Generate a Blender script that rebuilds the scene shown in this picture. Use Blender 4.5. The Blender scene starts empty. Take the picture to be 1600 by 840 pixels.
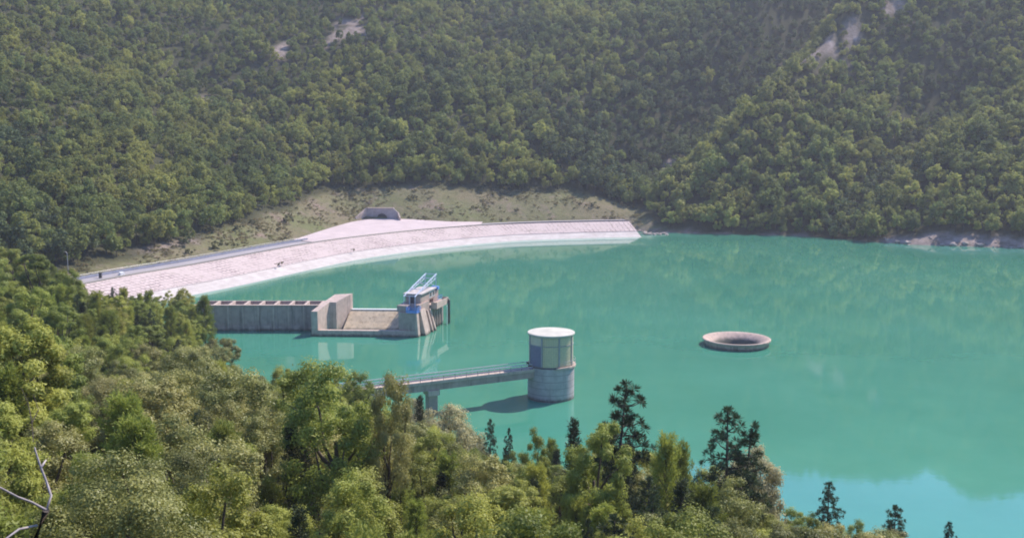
import bpy, math, random
import numpy as np
from mathutils import Vector, Matrix

rng = np.random.default_rng(7)
random.seed(7)
S = bpy.context.scene
COL = S.collection

# ------------------------------------------------------------------ camera, sky, sun, exposure
H = 48.0; F = 1700.0; PIT = math.radians(8.0)
cd = bpy.data.cameras.new('camera'); cam = bpy.data.objects.new('camera', cd); COL.objects.link(cam)
cam.location = (0, 0, H); cam.rotation_euler = (math.pi/2 - PIT, 0, 0)
cd.sensor_width = 36; cd.lens = 36*F/1600; cd.clip_start = 0.5; cd.clip_end = 6000
S.camera = cam
SUN_EL = math.radians(49); SUN_AZ = math.radians(39)          # azimuth from +X towards +Y
sv = Vector((math.cos(SUN_EL)*math.cos(SUN_AZ), math.cos(SUN_EL)*math.sin(SUN_AZ), math.sin(SUN_EL)))
w = bpy.data.worlds.new('World'); S.world = w; w.use_nodes = True
nt = w.node_tree; nt.nodes.clear()
sky = nt.nodes.new('ShaderNodeTexSky'); sky.sky_type = 'NISHITA'; sky.sun_disc = False
sky.sun_elevation = SUN_EL; sky.sun_rotation = math.pi/2 - SUN_AZ
sky.altitude = 600; sky.air_density = 1.0; sky.dust_density = 0.0; sky.ozone_density = 10.0
bg = nt.nodes.new('ShaderNodeBackground'); bg.inputs['Strength'].default_value = 0.15
wo = nt.nodes.new('ShaderNodeOutputWorld')
nt.links.new(sky.outputs[0], bg.inputs[0]); nt.links.new(bg.outputs[0], wo.inputs[0])
sl = bpy.data.lights.new('sun', 'SUN'); sl.energy = 4.0; sl.angle = math.radians(0.53); sl.color = (1, 0.92, 0.80)
so = bpy.data.objects.new('sun', sl); COL.objects.link(so); so.location = (0, 0, 200)
so.rotation_euler = sv.to_track_quat('Z', 'Y').to_euler()
S.view_settings.view_transform = 'Standard'; S.view_settings.look = 'None'
S.view_settings.exposure = 0.82; S.view_settings.gamma = 1; S.view_settings.use_curve_mapping = False
S.render.engine = 'CYCLES'
S.cycles.use_denoising = True; S.cycles.pixel_filter_type = 'BLACKMAN_HARRIS'; S.cycles.filter_width = 1.9
S.cycles.max_bounces = 6; S.cycles.diffuse_bounces = 2; S.cycles.glossy_bounces = 2
S.cycles.transmission_bounces = 3; S.cycles.volume_bounces = 0; S.cycles.transparent_max_bounces = 6
S.cycles.caustics_reflective = False; S.cycles.caustics_refractive = False

# ------------------------------------------------------------------ helpers
def P(px, py, z=0.0):
    a = (px-800)/F; b = -(py-420)/F
    d = Vector((a, math.cos(PIT)+b*math.sin(PIT), -math.sin(PIT)+b*math.cos(PIT)))
    t = (z-H)/d.z
    return Vector((d.x*t, d.y*t, z))

def pix(x, y, z):                                             # where a point falls in the photograph
    dz = z-H
    f = y*math.cos(PIT) - dz*math.sin(PIT); u = y*math.sin(PIT) + dz*math.cos(PIT)
    return 800+F*x/f, 420-F*u/f

def tag(o, label=None, cat=None, group=None, kind=None):
    if label: o['label'] = label
    if cat: o['category'] = cat
    if group: o['group'] = group
    if kind: o['kind'] = kind
    return o

def thing(name, label, cat, loc=(0, 0, 0), rz=0.0, group=None):
    o = bpy.data.objects.new(name, None); COL.objects.link(o)
    o.location = loc; o.rotation_euler = (0, 0, rz); o.empty_display_size = 0.3
    return tag(o, label, cat, group)

class MB:
    """collects quads and tubes, linked as one mesh object"""
    def __init__(s): s.v = []; s.f = []; s.uv = None
    def add(s, vs, fs):
        n = len(s.v); s.v += [tuple(p) for p in vs]; s.f += [tuple(i+n for i in q) for q in fs]
    def prism(s, foot, z0, z1):                              # foot: ccw list of (x,y); z1 number or per-corner list
        n = len(foot)
        zt = z1 if isinstance(z1, (list, tuple)) else [z1]*n
        vs = [(p[0], p[1], z0) for p in foot] + [(p[0], p[1], zt[i]) for i, p in enumerate(foot)]
        fs = [tuple(range(n-1, -1, -1)), tuple(range(n, 2*n))] + [(i, (i+1) % n, n+(i+1) % n, n+i) for i in range(n)]
        s.add(vs, fs)
    def box(s, x0, x1, y0, y1, z0, z1): s.prism([(x0, y0), (x1, y0), (x1, y1), (x0, y1)], z0, z1)
    def obox(s, o, u, v, u0, u1, v0, v1, z0, z1):            # box in a turned plan frame
        pts = [(o[0]+u[0]*a+v[0]*b, o[1]+u[1]*a+v[1]*b) for a, b in ((u0, v0), (u1, v0), (u1, v1), (u0, v1))]
        s.prism(pts, z0, z1)
    def tube(s, pts, r, n=6):
        pts = [Vector(p) for p in pts]
        rs = r if isinstance(r, (list, tuple)) else [r]*len(pts)
        vs = []; fs = []
        for i, p in enumerate(pts):
            t = (pts[min(i+1, len(pts)-1)]-pts[max(i-1, 0)]).normalized()
            a = t.orthogonal().normalized() if abs(t.z) > 0.9 else t.cross(Vector((0, 0, 1))).normalized()
            b = t.cross(a)
            for k in range(n):
                an = 2*math.pi*k/n
                vs.append(p + (a*math.cos(an)+b*math.sin(an))*rs[i])
        for i in range(len(pts)-1):
            for k in range(n):
                fs.append((i*n+k, i*n+(k+1) % n, (i+1)*n+(k+1) % n, (i+1)*n+k))
        fs.append(tuple(range(n-1, -1, -1))); m = (len(pts)-1)*n; fs.append(tuple(m+k for k in range(n)))
        s.add(vs, fs)
    def lathe(s, prof, n=64, c=(0, 0), a0=0, a1=2*math.pi):
        full = abs(a1-a0-2*math.pi) < 1e-6
        m = n if full else n+1
        vs = [(c[0]+r*math.cos(a0+(a1-a0)*k/n), c[1]+r*math.sin(a0+(a1-a0)*k/n), z) for r, z in prof for k in range(m)]
        fs = []
        for i in range(len(prof)-1):
            for k in range(n):
                k2 = (k+1) % m
                fs.append((i*m+k, i*m+k2, (i+1)*m+k2, (i+1)*m+k))
        s.add(vs, fs)
    def build(s, name, mat, parent=None, smooth=False):
        me = bpy.data.meshes.new(name); me.from_pydata(s.v, [], s.f); me.update()
        me.materials.append(mat)
        if smooth: me.polygons.foreach_set('use_smooth', [True]*len(me.polygons))
        o = bpy.data.objects.new(name, me); COL.objects.link(o)
        if parent: o.parent = parent
        return o

def np_mesh(name, v, f, mat=None, tint=None, smooth=False):   # v (N,3), f (M,k)
    me = bpy.data.meshes.new(name)
    n, (m, k) = len(v), f.shape
    me.vertices.add(n); me.vertices.foreach_set('co', np.ascontiguousarray(v, np.float32).ravel())
    me.loops.add(m*k); me.loops.foreach_set('vertex_index', np.ascontiguousarray(f, np.int32).ravel())
    me.polygons.add(m); me.polygons.foreach_set('loop_start', np.arange(0, m*k, k, dtype=np.int32))
    if smooth: me.polygons.foreach_set('use_smooth', np.ones(m, bool))
    me.update(calc_edges=True)
    if mat: me.materials.append(mat)
    if tint is not None:
        a = me.attributes.new('tint', 'FLOAT', 'FACE'); a.data.foreach_set('value', np.asarray(tint, np.float32))
    return me

# ------------------------------------------------------------------ materials
def newmat(name):
    m = bpy.data.materials.new(name); m.use_nodes = True
    t = m.node_tree; t.nodes.clear()
    o = t.nodes.new('ShaderNodeOutputMaterial'); b = t.nodes.new('ShaderNodeBsdfPrincipled')
    t.links.new(b.outputs[0], o.inputs[0])
    return m, t, b, o

def N(t, typ, **kw):
    n = t.nodes.new(typ)
    for k, v in kw.items():
        if k in n.inputs: n.inputs[k].default_value = v
        else: setattr(n, k, v)
    return n

def noise(t, scale, detail=4, coord=None, rough=0.55):
    n = N(t, 'ShaderNodeTexNoise'); n.inputs['Scale'].default_value = scale; n.inputs['Detail'].default_value = detail
    n.inputs['Roughness'].default_value = rough
    if coord: t.links.new(coord, n.inputs['Vector'])
    return n.outputs['Fac']

def mixc(t, fac, a, b):
    n = t.nodes.new('ShaderNodeMix'); n.data_type = 'RGBA'
    for s, v in ((0, fac), (6, a), (7, b)):
        if hasattr(v, 'is_output'): t.links.new(v, n.inputs[s])
        elif s == 0: n.inputs[s].default_value = v
        else: n.inputs[s].default_value = (*v, 1)
    return n.outputs[2]

def ramp(t, fac, lo, hi):
    n = t.nodes.new('ShaderNodeMapRange'); n.inputs[1].default_value = lo; n.inputs[2].default_value = hi
    t.links.new(fac, n.inputs[0]); return n.outputs[0]

def bump(t, b, h, strength, dist):
    n = N(t, 'ShaderNodeBump'); n.inputs['Strength'].default_value = strength; n.inputs['Distance'].default_value = dist
    t.links.new(h, n.inputs['Height']); t.links.new(n.outputs[0], b.inputs['Normal'])

def plain(name, col, rough=0.6, var=0.15, scale=1.5, metal=0.0):
    m, t, b, o = newmat(name)
    g = N(t, 'ShaderNodeNewGeometry').outputs['Position']
    c = mixc(t, ramp(t, noise(t, scale, 5, g), 0.3, 0.7), tuple(x*(1-var) for x in col), tuple(min(1, x*(1+var)) for x in col))
    t.links.new(c, b.inputs['Base Color']); b.inputs['Roughness'].default_value = rough; b.inputs['Metallic'].default_value = metal
    return m

def concrete(name, col, stain=(0.12, 0.10, 0.09), amt=0.55, tide=True, lifts=0.0):
    m, t, b, o = newmat(name)
    g = N(t, 'ShaderNodeNewGeometry').outputs['Position']
    c = mixc(t, ramp(t, noise(t, 0.9, 6, g), 0.3, 0.7), tuple(x*0.82 for x in col), tuple(min(1, x*1.14) for x in col))
    mp = N(t, 'ShaderNodeMapping'); mp.inputs['Scale'].default_value = (1.6, 1.6, 0.16); t.links.new(g, mp.inputs[0])
    st = ramp(t, noise(t, 1.0, 6, mp.outputs[0], 0.65), 0.52, 0.78)           # run-down streaks
    ml = N(t, 'ShaderNodeMath', operation='MULTIPLY'); ml.inputs[1].default_value = amt; t.links.new(st, ml.inputs[0])
    c = mixc(t, ml.outputs[0], c, stain)
    sp = N(t, 'ShaderNodeSeparateXYZ'); t.links.new(g, sp.inputs[0])
    if tide:                                                                    # wet, algae-stained foot near the water
        ad = N(t, 'ShaderNodeMath', operation='MULTIPLY_ADD'); ad.inputs[1].default_value = -0.9
        t.links.new(noise(t, 1.3, 4, g), ad.inputs[0]); t.links.new(sp.outputs[2], ad.inputs[2])
        ti = ramp(t, ad.outputs[0], 0.25, -0.35)
        c = mixc(t, ti, c, (0.10, 0.095, 0.075))
    if lifts:                                                                   # casting joints
        w_ = N(t, 'ShaderNodeMath', operation='PINGPONG'); w_.inputs[1].default_value = lifts/2; t.links.new(sp.outputs[2], w_.inputs[0])
        c = mixc(t, ramp(t, w_.outputs[0], 0.07, 0.03), c, tuple(x*0.62 for x in col))
    t.links.new(c, b.inputs['Base Color']); b.inputs['Roughness'].default_value = 0.85
    bump(t, b, noise(t, 6, 6, g), 0.25, 0.05)
    return m

def N_off(t, v):
    n = N(t, 'ShaderNodeVectorMath', operation='ADD'); n.inputs[1].default_value = (310, 170, 50); t.links.new(v, n.inputs[0]); return n.outputs[0]

def foliage(name, dark, mid, light, trans=0.25, rough=0.5, spec=0.35, zone=False):
    m, t, b, o = newmat(name)
    at = N(t, 'ShaderNodeAttribute', attribute_name='tint').outputs['Fac']
    oi = N(t, 'ShaderNodeObjectInfo').outputs['Random']
    c = mixc(t, at, dark, mid)
    k = N(t, 'ShaderNodeMath', operation='MULTIPLY'); t.links.new(oi, k.inputs[0]); t.links.new(oi, k.inputs[1])
    c = mixc(t, k.outputs[0], c, light)
    if zone:                                                  # kinds of tree change across the hill
        lo = N(t, 'ShaderNodeObjectInfo').outputs['Location']
        c = mixc(t, ramp(t, noise(t, 0.016, 5, lo, 0.65), 0.50, 0.62), c, light)
        c = mixc(t, ramp(t, noise(t, 0.021, 5, N_off(t, lo), 0.65), 0.50, 0.64), c, dark)
    hs = N(t, 'ShaderNodeHueSaturation')
    r2 = N(t, 'ShaderNodeMath', operation='FRACT'); r3 = N(t, 'ShaderNodeMath', operation='MULTIPLY'); r3.inputs[1].default_value = 7.31
    t.links.new(oi, r3.inputs[0]); t.links.new(r3.outputs[0], r2.inputs[0])
    vv = N(t, 'ShaderNodeMath', operation='MULTIPLY_ADD'); vv.inputs[1].default_value = 0.55; vv.inputs[2].default_value = 0.72
    t.links.new(r2.outputs[0], vv.inputs[0]); t.links.new(vv.outputs[0], hs.inputs['Value']); t.links.new(c, hs.inputs['Color'])
    c = hs.outputs[0]
    t.links.new(c, b.inputs['Base Color']); b.inputs['Roughness'].default_value = rough
    b.inputs['Specular IOR Level'].default_value = spec
    tr = N(t, 'ShaderNodeBsdfTranslucent'); t.links.new(c, tr.inputs[0])
    mx = N(t, 'ShaderNodeMixShader'); mx.inputs[0].default_value = trans
    t.links.new(b.outputs[0], mx.inputs[1]); t.links.new(tr.outputs[0], mx.inputs[2]); t.links.new(mx.outputs[0], o.inputs[0])
    return m

M = dict(
    conc=concrete('pinkish_concrete', (0.54, 0.41, 0.355), amt=0.75),
    conc_dark=concrete('weathered_concrete', (0.43, 0.32, 0.285), amt=0.95),
    conc_tower=concrete('tower_concrete', (0.46, 0.40, 0.41), amt=0.45, lifts=1.15),
    conc_dry=concrete('dry_concrete', (0.37, 0.32, 0.33), amt=0.5, tide=False),
    weir=concrete('rust_stained_weir', (0.72, 0.54, 0.37), stain=(0.33, 0.20, 0.11), amt=0.9),
    white=plain('white_paint', (0.80, 0.78, 0.76), 0.5, 0.05, 0.8),
    roofwhite=plain('white_roof', (0.56, 0.52, 0.45), 0.7, 0.15, 0.6),
    hutroof=plain('weathered_roof_felt', (0.52, 0.46, 0.44), 0.9, 0.25, 0.8),
    ring=concrete('tan_ring_concrete', (0.52, 0.375, 0.315), amt=0.8),
    hoist=plain('pale_blue_grey_paint', (0.47, 0.51, 0.63), 0.5, 0.08, 2),
    blue=plain('blue_paint', (0.12, 0.26, 0.62), 0.45, 0.12, 3),
    greyrail=plain('galvanised_rail', (0.50, 0.49, 0.52), 0.45, 0.1, 3, 0.3),
    dark=plain('dark_steel', (0.06, 0.055, 0.06), 0.5, 0.2, 4),
    glassblock=None,
    bluepanel=plain('blue_grey_door_panel', (0.19, 0.19, 0.28), 0.5, 0.12, 2),
    cream=plain('cream_panel', (0.62, 0.55, 0.42), 0.6, 0.08, 1.2),
    frame=plain('grey_pillar', (0.34, 0.33, 0.35), 0.7, 0.1, 2),
    asphalt=plain('pale_asphalt', (0.36, 0.32, 0.335), 0.9, 0.1, 0.35),
    plaza=plain('pink_gravel', (0.56, 0.45, 0.45), 0.95, 0.10, 0.25),
    parapet=plain('blue_grey_parapet', (0.30, 0.31, 0.39), 0.8, 0.18, 0.8),
    bark=plain('brown_bark', (0.10, 0.075, 0.055), 0.9, 0.3, 6),
    darkbark=plain('dark_bark', (0.055, 0.042, 0.036), 0.9, 0.3, 6),
    deadwood=plain('bleached_deadwood', (0.34, 0.29, 0.29), 0.8, 0.35, 5),
)
# glass block: a fine grid of joints
m, t, b, o = newmat('glass_block_panel')
uvn = N(t, 'ShaderNodeUVMap').outputs[0]
br = N(t, 'ShaderNodeTexBrick'); br.offset = 0.0
br.inputs['Scale'].default_value = 1.0; br.inputs['Brick Width'].default_value = 0.30; br.inputs['Row Height'].default_value = 0.30
br.inputs['Mortar Size'].default_value = 0.035
br.inputs['Color1'].default_value = (0.70, 0.59, 0.38, 1); br.inputs['Color2'].default_value = (0.60, 0.51, 0.34, 1); br.inputs['Mortar'].default_value = (0.44, 0.38, 0.27, 1)
t.links.new(uvn, br.inputs['Vector']); t.links.new(br.outputs[0], b.inputs['Base Color']); b.inputs['Roughness'].default_value = 0.35
M['glassblock'] = m

# stone facing of the dam, (u,v) in metres
m, t, b, o = newmat('stone_block_facing')
uvn = N(t, 'ShaderNodeUVMap').outputs[0]
g = N(t, 'ShaderNodeNewGeometry').outputs['Position']
wob = N(t, 'ShaderNodeVectorMath', operation='MULTIPLY_ADD'); wob.inputs[1].default_value = (1.5, 1.3, 0)
nz = N(t, 'ShaderNodeTexNoise'); nz.inputs['Scale'].default_value = 0.6; t.links.new(g, nz.inputs['Vector'])
t.links.new(nz.outputs['Color'], wob.inputs[0]); t.links.new(uvn, wob.inputs[2])
br = N(t, 'ShaderNodeTexBrick'); br.offset = 0.0
br.inputs['Scale'].default_value = 1.0; br.inputs['Brick Width'].default_value = 1.9; br.inputs['Row Height'].default_value = 1.75
br.inputs['Mortar Size'].default_value = 0.27; br.inputs['Mortar Smooth'].default_value = 0.3
br.inputs['Color1'].default_value = (0.66, 0.53, 0.51, 1); br.inputs['Color2'].default_value = (0.55, 0.43, 0.42, 1); br.inputs['Mortar'].default_value = (0.27, 0.205, 0.20, 1)
t.links.new(wob.outputs[0], br.inputs['Vector'])
c = mixc(t, ramp(t, noise(t, 0.12, 5, g), 0.40, 0.60), (0.55, 0.44, 0.425), br.outputs[0])
c = mixc(t, ramp(t, noise(t, 0.9, 5, g), 0.58, 0.70), c, (0.27, 0.22, 0.17))
t.links.new(c, b.inputs['Base Color']); b.inputs['Roughness'].default_value = 0.95
bump(t, b, br.outputs['Fac'], -0.5, 0.15)
M['stone'] = m
m, t, b, o = newmat('bleached_stone_band')
uvn = N(t, 'ShaderNodeUVMap').outputs[0]
g = N(t, 'ShaderNodeNewGeometry').outputs['Position']
c = mixc(t, ramp(t, noise(t, 0.35, 6, g), 0.3, 0.7), (0.50, 0.43, 0.41), (0.66, 0.59, 0.56))
sx = N(t, 'ShaderNodeSeparateXYZ'); t.links.new(uvn, sx.inputs[0])
c = mixc(t, ramp(t, noise(t, 1.7, 5, g), 0.60, 0.78), c, (0.40, 0.33, 0.30))
tm_ = N(t, 'ShaderNodeMapping'); tm_.inputs['Scale'].default_value = (0.05, 1.3, 1); t.links.new(uvn, tm_.inputs[0])
c = mixc(t, ramp(t, noise(t, 1.0, 6, tm_.outputs[0], 0.7), 0.52, 0.70), c, (0.44, 0.36, 0.335))
bump(t, b, noise(t, 2.2, 6, g, 0.7), 0.7, 0.3)
t.links.new(c, b.inputs['Base Color']); b.inputs['Roughness'].default_value = 0.95
M['bleached'] = m

# ground: dry grass / forest soil / bare rock by masks
m, t, b, o = newmat('hillside_ground')
g = N(t, 'ShaderNodeNewGeometry').outputs['Position']
mk = N(t, 'ShaderNodeAttribute', attribute_name='mask').outputs['Color']
sp = N(t, 'ShaderNodeSeparateColor'); t.links.new(mk, sp.inputs[0])
soil = mixc(t, noise(t, 0.25, 6, g), (0.035, 0.045, 0.022), (0.085, 0.075, 0.045))
gr = mixc(t, ramp(t, noise(t, 0.055, 6, g, 0.65), 0.38, 0.62), (0.205, 0.170, 0.105), (0.150, 0.165, 0.068))
gr = mixc(t, ramp(t, noise(t, 0.11, 7, g, 0.7), 0.50, 0.68), gr, (0.27, 0.19, 0.165))
gr = mixc(t, ramp(t, noise(t, 0.5, 7, g, 0.75), 0.47, 0.66), gr, (0.12, 0.115, 0.058))
gr = mixc(t, ramp(t, noise(t, 2.0, 4, g, 0.7), 0.3, 0.8), tuple(), tuple()) if False else gr
rk = mixc(t, ramp(t, noise(t, 0.28, 7, g, 0.7), 0.35, 0.65), (0.16, 0.125, 0.10), (0.40, 0.31, 0.285))
c = mixc(t, sp.outputs[0], soil, gr); c = mixc(t, sp.outputs[1], c, rk)
t.links.new(c, b.inputs['Base Color']); b.inputs['Roughness'].default_value = 1.0; b.inputs['Specular IOR Level'].default_value = 0.1
bump(t, b, noise(t, 0.9, 6, g, 0.7), 0.8, 0.5)
M['ground'] = m

# water: milky turquoise
m, t, b, o = newmat('turquoise_water')
g = N(t, 'ShaderNodeNewGeometry').outputs['Position']
c = mixc(t, ramp(t, noise(t, 0.022, 7, g, 0.68), 0.32, 0.68), (0.050, 0.228, 0.155), (0.074, 0.282, 0.198))
sh = N(t, 'ShaderNodeAttribute', attribute_name='shallow').outputs['Fac']
c = mixc(t, sh, c, (0.22, 0.42, 0.33))
t.links.new(c, b.inputs['Base Color']); rm = N(t, 'ShaderNodeMapping'); rm.inputs['Scale'].default_value = (0.012, 0.045, 1); t.links.new(g, rm.inputs[0])
rr_ = N(t, 'ShaderNodeMapRange'); rr_.inputs[1].default_value = 0.45; rr_.inputs[2].default_value = 0.68; rr_.inputs[3].default_value = 0.025; rr_.inputs[4].default_value = 0.06
t.links.new(noise(t, 1.0, 6, rm.outputs[0], 0.62), rr_.inputs[0]); t.links.new(rr_.outputs[0], b.inputs['Roughness'])
b.inputs['IOR'].default_value = 1.5
mp = N(t, 'ShaderNodeMapping'); mp.inputs['Scale'].default_value = (0.5, 1.0, 1); t.links.new(g, mp.inputs[0])
bump(t, b, noise(t, 0.7, 4, mp.outputs[0], 0.6), 0.035, 0.10)
M['water'] = m

M['far'] = foliage('far_oak_foliage', (0.145, 0.188, 0.062), (0.280, 0.325, 0.098), (0.380, 0.375, 0.098), 0.5, 0.6, 0.2, True)
M['far_light'] = foliage('pale_and_lit_crest_foliage', (0.235, 0.250, 0.078), (0.385, 0.385, 0.112), (0.40, 0.385, 0.12), 0.45, 0.6, 0.2)  # paler leaves: painted sunlight on the spur crest, also random pale patches
M['far_dark'] = foliage('dark_and_gully_shade_foliage', (0.070, 0.105, 0.048), (0.140, 0.175, 0.072), (0.17, 0.20, 0.075), 0.4, 0.6, 0.2)  # darker leaves: painted shade in the gullies, also random dark patches
M['oak'] = foliage('oak_foliage', (0.145, 0.165, 0.048), (0.350, 0.345, 0.105), (0.42, 0.38, 0.135), 0.36, 0.46, 0.32)
M['broad'] = foliage('yellow_green_foliage', (0.170, 0.225, 0.048), (0.405, 0.435, 0.085), (0.48, 0.45, 0.10), 0.4, 0.5, 0.25)
M['spine'] = foliage('soft_pine_needles', (0.155, 0.205, 0.042), (0.345, 0.385, 0.078), (0.41, 0.41, 0.09), 0.42, 0.5, 0.25)
M['bpine'] = foliage('dark_pine_needles', (0.042, 0.070, 0.034), (0.090, 0.125, 0.052), (0.105, 0.13, 0.056), 0.15, 0.5, 0.25)
M['fir'] = foliage('dark_fir_needles', (0.036, 0.052, 0.026), (0.072, 0.090, 0.038), (0.082, 0.092, 0.042), 0.15, 0.55, 0.2)
M['tan'] = foliage('tan_feathery_foliage', (0.34, 0.31, 0.16), (0.52, 0.48, 0.27), (0.54, 0.48, 0.29), 0.4, 0.6, 0.2)
M['scrub'] = foliage('dry_scrub', (0.20, 0.185, 0.08), (0.32, 0.28, 0.14), (0.37, 0.29, 0.18), 0.45, 0.7, 0.1)
M['rock'] = plain('pinkish_rock', (0.36, 0.285, 0.26), 0.95, 0.3, 0.7)
M['bush'] = foliage('bush_foliage', (0.10, 0.11, 0.055), (0.17, 0.175, 0.08), (0.22, 0.19, 0.10), 0.3, 0.6, 0.2)

# ------------------------------------------------------------------ terrain
SH_X = np.array([-500, -400, -160, -115, -90, -66, -50, -38, -20, 0, 20, 40, 80, 140, 400])
SH_Y = np.array([360, 345, 305, 288, 264, 226, 186, 166, 150, 130, 116, 102, 84, 70, 60])
CREST = np.array([(-128, 246), (-112.6, 276.2), (-105.4, 295.5), (-93.9, 316.2), (-81.8, 344.8), (-67, 377.1), (-47.5, 402), (-29.8, 420.6), (-8.7, 435.7), (8, 442.5), (26.4, 447.5), (48.5, 451.6)])
ZC = 4.7
# outer foot of the slopes (x, y, z): dam road, plaza, then the natural shore
BND = np.array([(-900, 60, 5), (-420, 165, 5), (-220, 220, 5), (-137, 255, 4.9), (-119, 282, 4.9), (-111.5, 299, 4.9), (-100, 321, 4.9), (-88.5, 348, 4.9), (-77, 379, 5.2),
                (-70, 408, 6), (-60.5, 433.5, 7), (-44.5, 436, 7), (-26, 436.5, 5.6), (-13, 443.5, 4.9), (5, 451, 4.8), (24, 456, 4.8), (50, 460.5, 4.0), (58, 452, 0.2),
                (64, 449, 0), (90, 444, 0), (116, 436.5, 0), (134, 420, 0), (151, 406, 0), (187.4, 396, 0), (250, 345, 0), (330, 230, 0), (350, 0, 0), (350, -400, 0)], float)

def vnoise(x, y, sc, seed):
    r = np.random.default_rng(seed); G = r.random((256, 256))
    xx = np.asarray(x)/sc + 400.3; yy = np.asarray(y)/sc + 400.7
    xi = np.floor(xx).astype(int); yi = np.floor(yy).astype(int); fx = xx-xi; fy = yy-yi
    fx = fx*fx*(3-2*fx); fy = fy*fy*(3-2*fy)
    g = lambda a, b: G[a % 256, b % 256]
    return (g(xi, yi)*(1-fx)+g(xi+1, yi)*fx)*(1-fy)+(g(xi, yi+1)*(1-fx)+g(xi+1, yi+1)*fx)*fy - 0.5

def poly_dist(x, y, pl):
    """signed distance to a polyline, + on the left of its direction of travel; third column interpolated"""
    best = np.full(x.shape, 1e9); sg = np.ones(x.shape); zz = np.zeros(x.shape)
    for a, b in zip(pl[:-1], pl[1:]):
        dx, dy = b[0]-a[0], b[1]-a[1]; L2 = dx*dx+dy*dy
        tt = np.clip(((x-a[0])*dx+(y-a[1])*dy)/L2, 0, 1)
        qx, qy = x-a[0]-tt*dx, y-a[1]-tt*dy
        d = np.hypot(qx, qy); c = dx*(y-a[1])-dy*(x-a[0])
        near = d < best-1e-6
        best = np.where(near, d, best); sg = np.where(near, np.sign(c), sg)
        if len(a) > 2: zz = np.where(near, a[2]+(b[2]-a[2])*tt, zz)
    return best*sg, zz

def bank_z(x, y):
    s = np.interp(x, SH_X, SH_Y); tt = y/s
    z0 = np.interp(x, [-45, -20, 0, 20, 60], [35.5, 32.5, 29.5, 28, 26])
    near = 46.3+(z0-46.3)*np.clip(y/28, 0, 1)**0.8
    z = np.where(y < 28, near, np.where(tt < 1, z0*np.power(np.clip((s-y)/np.maximum(s-28, 1), 0, 3), 1.04), -(y-s)*0.35))
    z = np.where(y < 3, 46.3+np.clip(3-y, 0, 400)*0.02, z)
    z = z + vnoise(x, y, 13, 3)*1.6*np.clip(y/25, 0, 1)*np.clip(z/4, 0, 1)
    return z

def spur_uv(x, y):                                            # along / left of the spur that rises from the dam's right end
    ox, oy, dx, dy = 66.0, 452.0, 0.634, 0.773
    return (x-ox)*dx+(y-oy)*dy, -(x-ox)*dy+(y-oy)*dx

def far_z(x, y):
    s, zb = poly_dist(x, y, BND)
    up = np.clip(s, 0, None)
    h = np.where(up < 26, up*0.44, 26*0.44+(up-26)*0.53)
    amp = np.clip((up-25)/120, 0, 1)
    h = h + amp*(vnoise(x, y, 120, 11)*30 + vnoise(x, y, 55, 12)*12 + vnoise(x, y, 24, 13)*4.5)
    a, u = spur_uv(x, y)
    k = np.clip((a+10)/60, 0, 1)*np.clip(up/15, 0, 1)
    h = h + k*(np.interp(a, [0, 60, 160, 320], [8, 22, 24, 18])*np.exp(-np.abs(u+4)/20) - np.interp(a, [0, 50, 160, 320], [8, 22, 36, 42])*np.exp(-((u-36)/25)**2))
    # a lesser gully on the right-hand hill
    a2 = (x-128)*0.60+(y-425)*0.80; u2 = -(x-128)*0.80+(y-425)*0.60
    h = h - np.clip(a2/70, 0, 1)*17*np.exp(-(u2/13)**2)
    cap = np.interp(x, [200, 300, 340, 380, 430], [262, 262, 250, 236, 226]); h = np.where(h > cap, cap+(h-cap)*0.15, h)
    h = h + np.where(s > 0, vnoise(x, y, 9, 14)*0.9*np.clip(up/8, 0, 1), 0)
    return np.where(s >= 0, zb-0.12+h, np.maximum(zb-0.12+np.minimum((s+0.01)*0.62, 0)-np.where(s < -0.5, 0.35, 0), -14)), s

def ground_z(x, y):
    x = np.asarray(x, float); y = np.asarray(y, float)
    fz, s = far_z(x, y)
    return np.maximum(np.maximum(bank_z(x, y), fz), -14.0), s

def axis(parts):
    out = []
    for a, b, st in parts: out.append(np.arange(a, b, st))
    return np.concatenate(out)
gx = axis([(-1500, -520, 50), (-520, -150, 9), (-150, 130, 2.6), (130, 330, 5), (330, 560, 12), (560, 1501, 50)])
gy = axis([(-500, -20, 30), (-20, 200, 3.5), (200, 260, 5), (260, 480, 2.4), (480, 700, 6), (700, 1100, 12), (1100, 2401, 65)])
GX, GY = np.meshgrid(gx, gy)
GZ, GS = ground_z(GX, GY)
nx, ny = len(gx), len(gy)
idx = np.arange(nx*ny).reshape(ny, nx)
faces = np.stack([idx[:-1, :-1], idx[:-1, 1:], idx[1:, 1:], idx[1:, :-1]], -1).reshape(-1, 4)
me = np_mesh('ground', np.stack([GX, GY, GZ], -1).reshape(-1, 3), faces, M['ground'], smooth=True)

def edge_s(x, y):
    """how far above the slope's foot the wood begins"""
    # along the dam: zero at the left end, about 26 m above the middle and right
    base = np.interp(x, [-140, -112, -104, -92, -80, -66, -50, -20, 20, 46, 60, 70], [3, 5, 9, 15, 21, 25, 28, 27, 25, 22, 7, 2.0])
    return base + vnoise(x, y, 14, 21)*5

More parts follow.
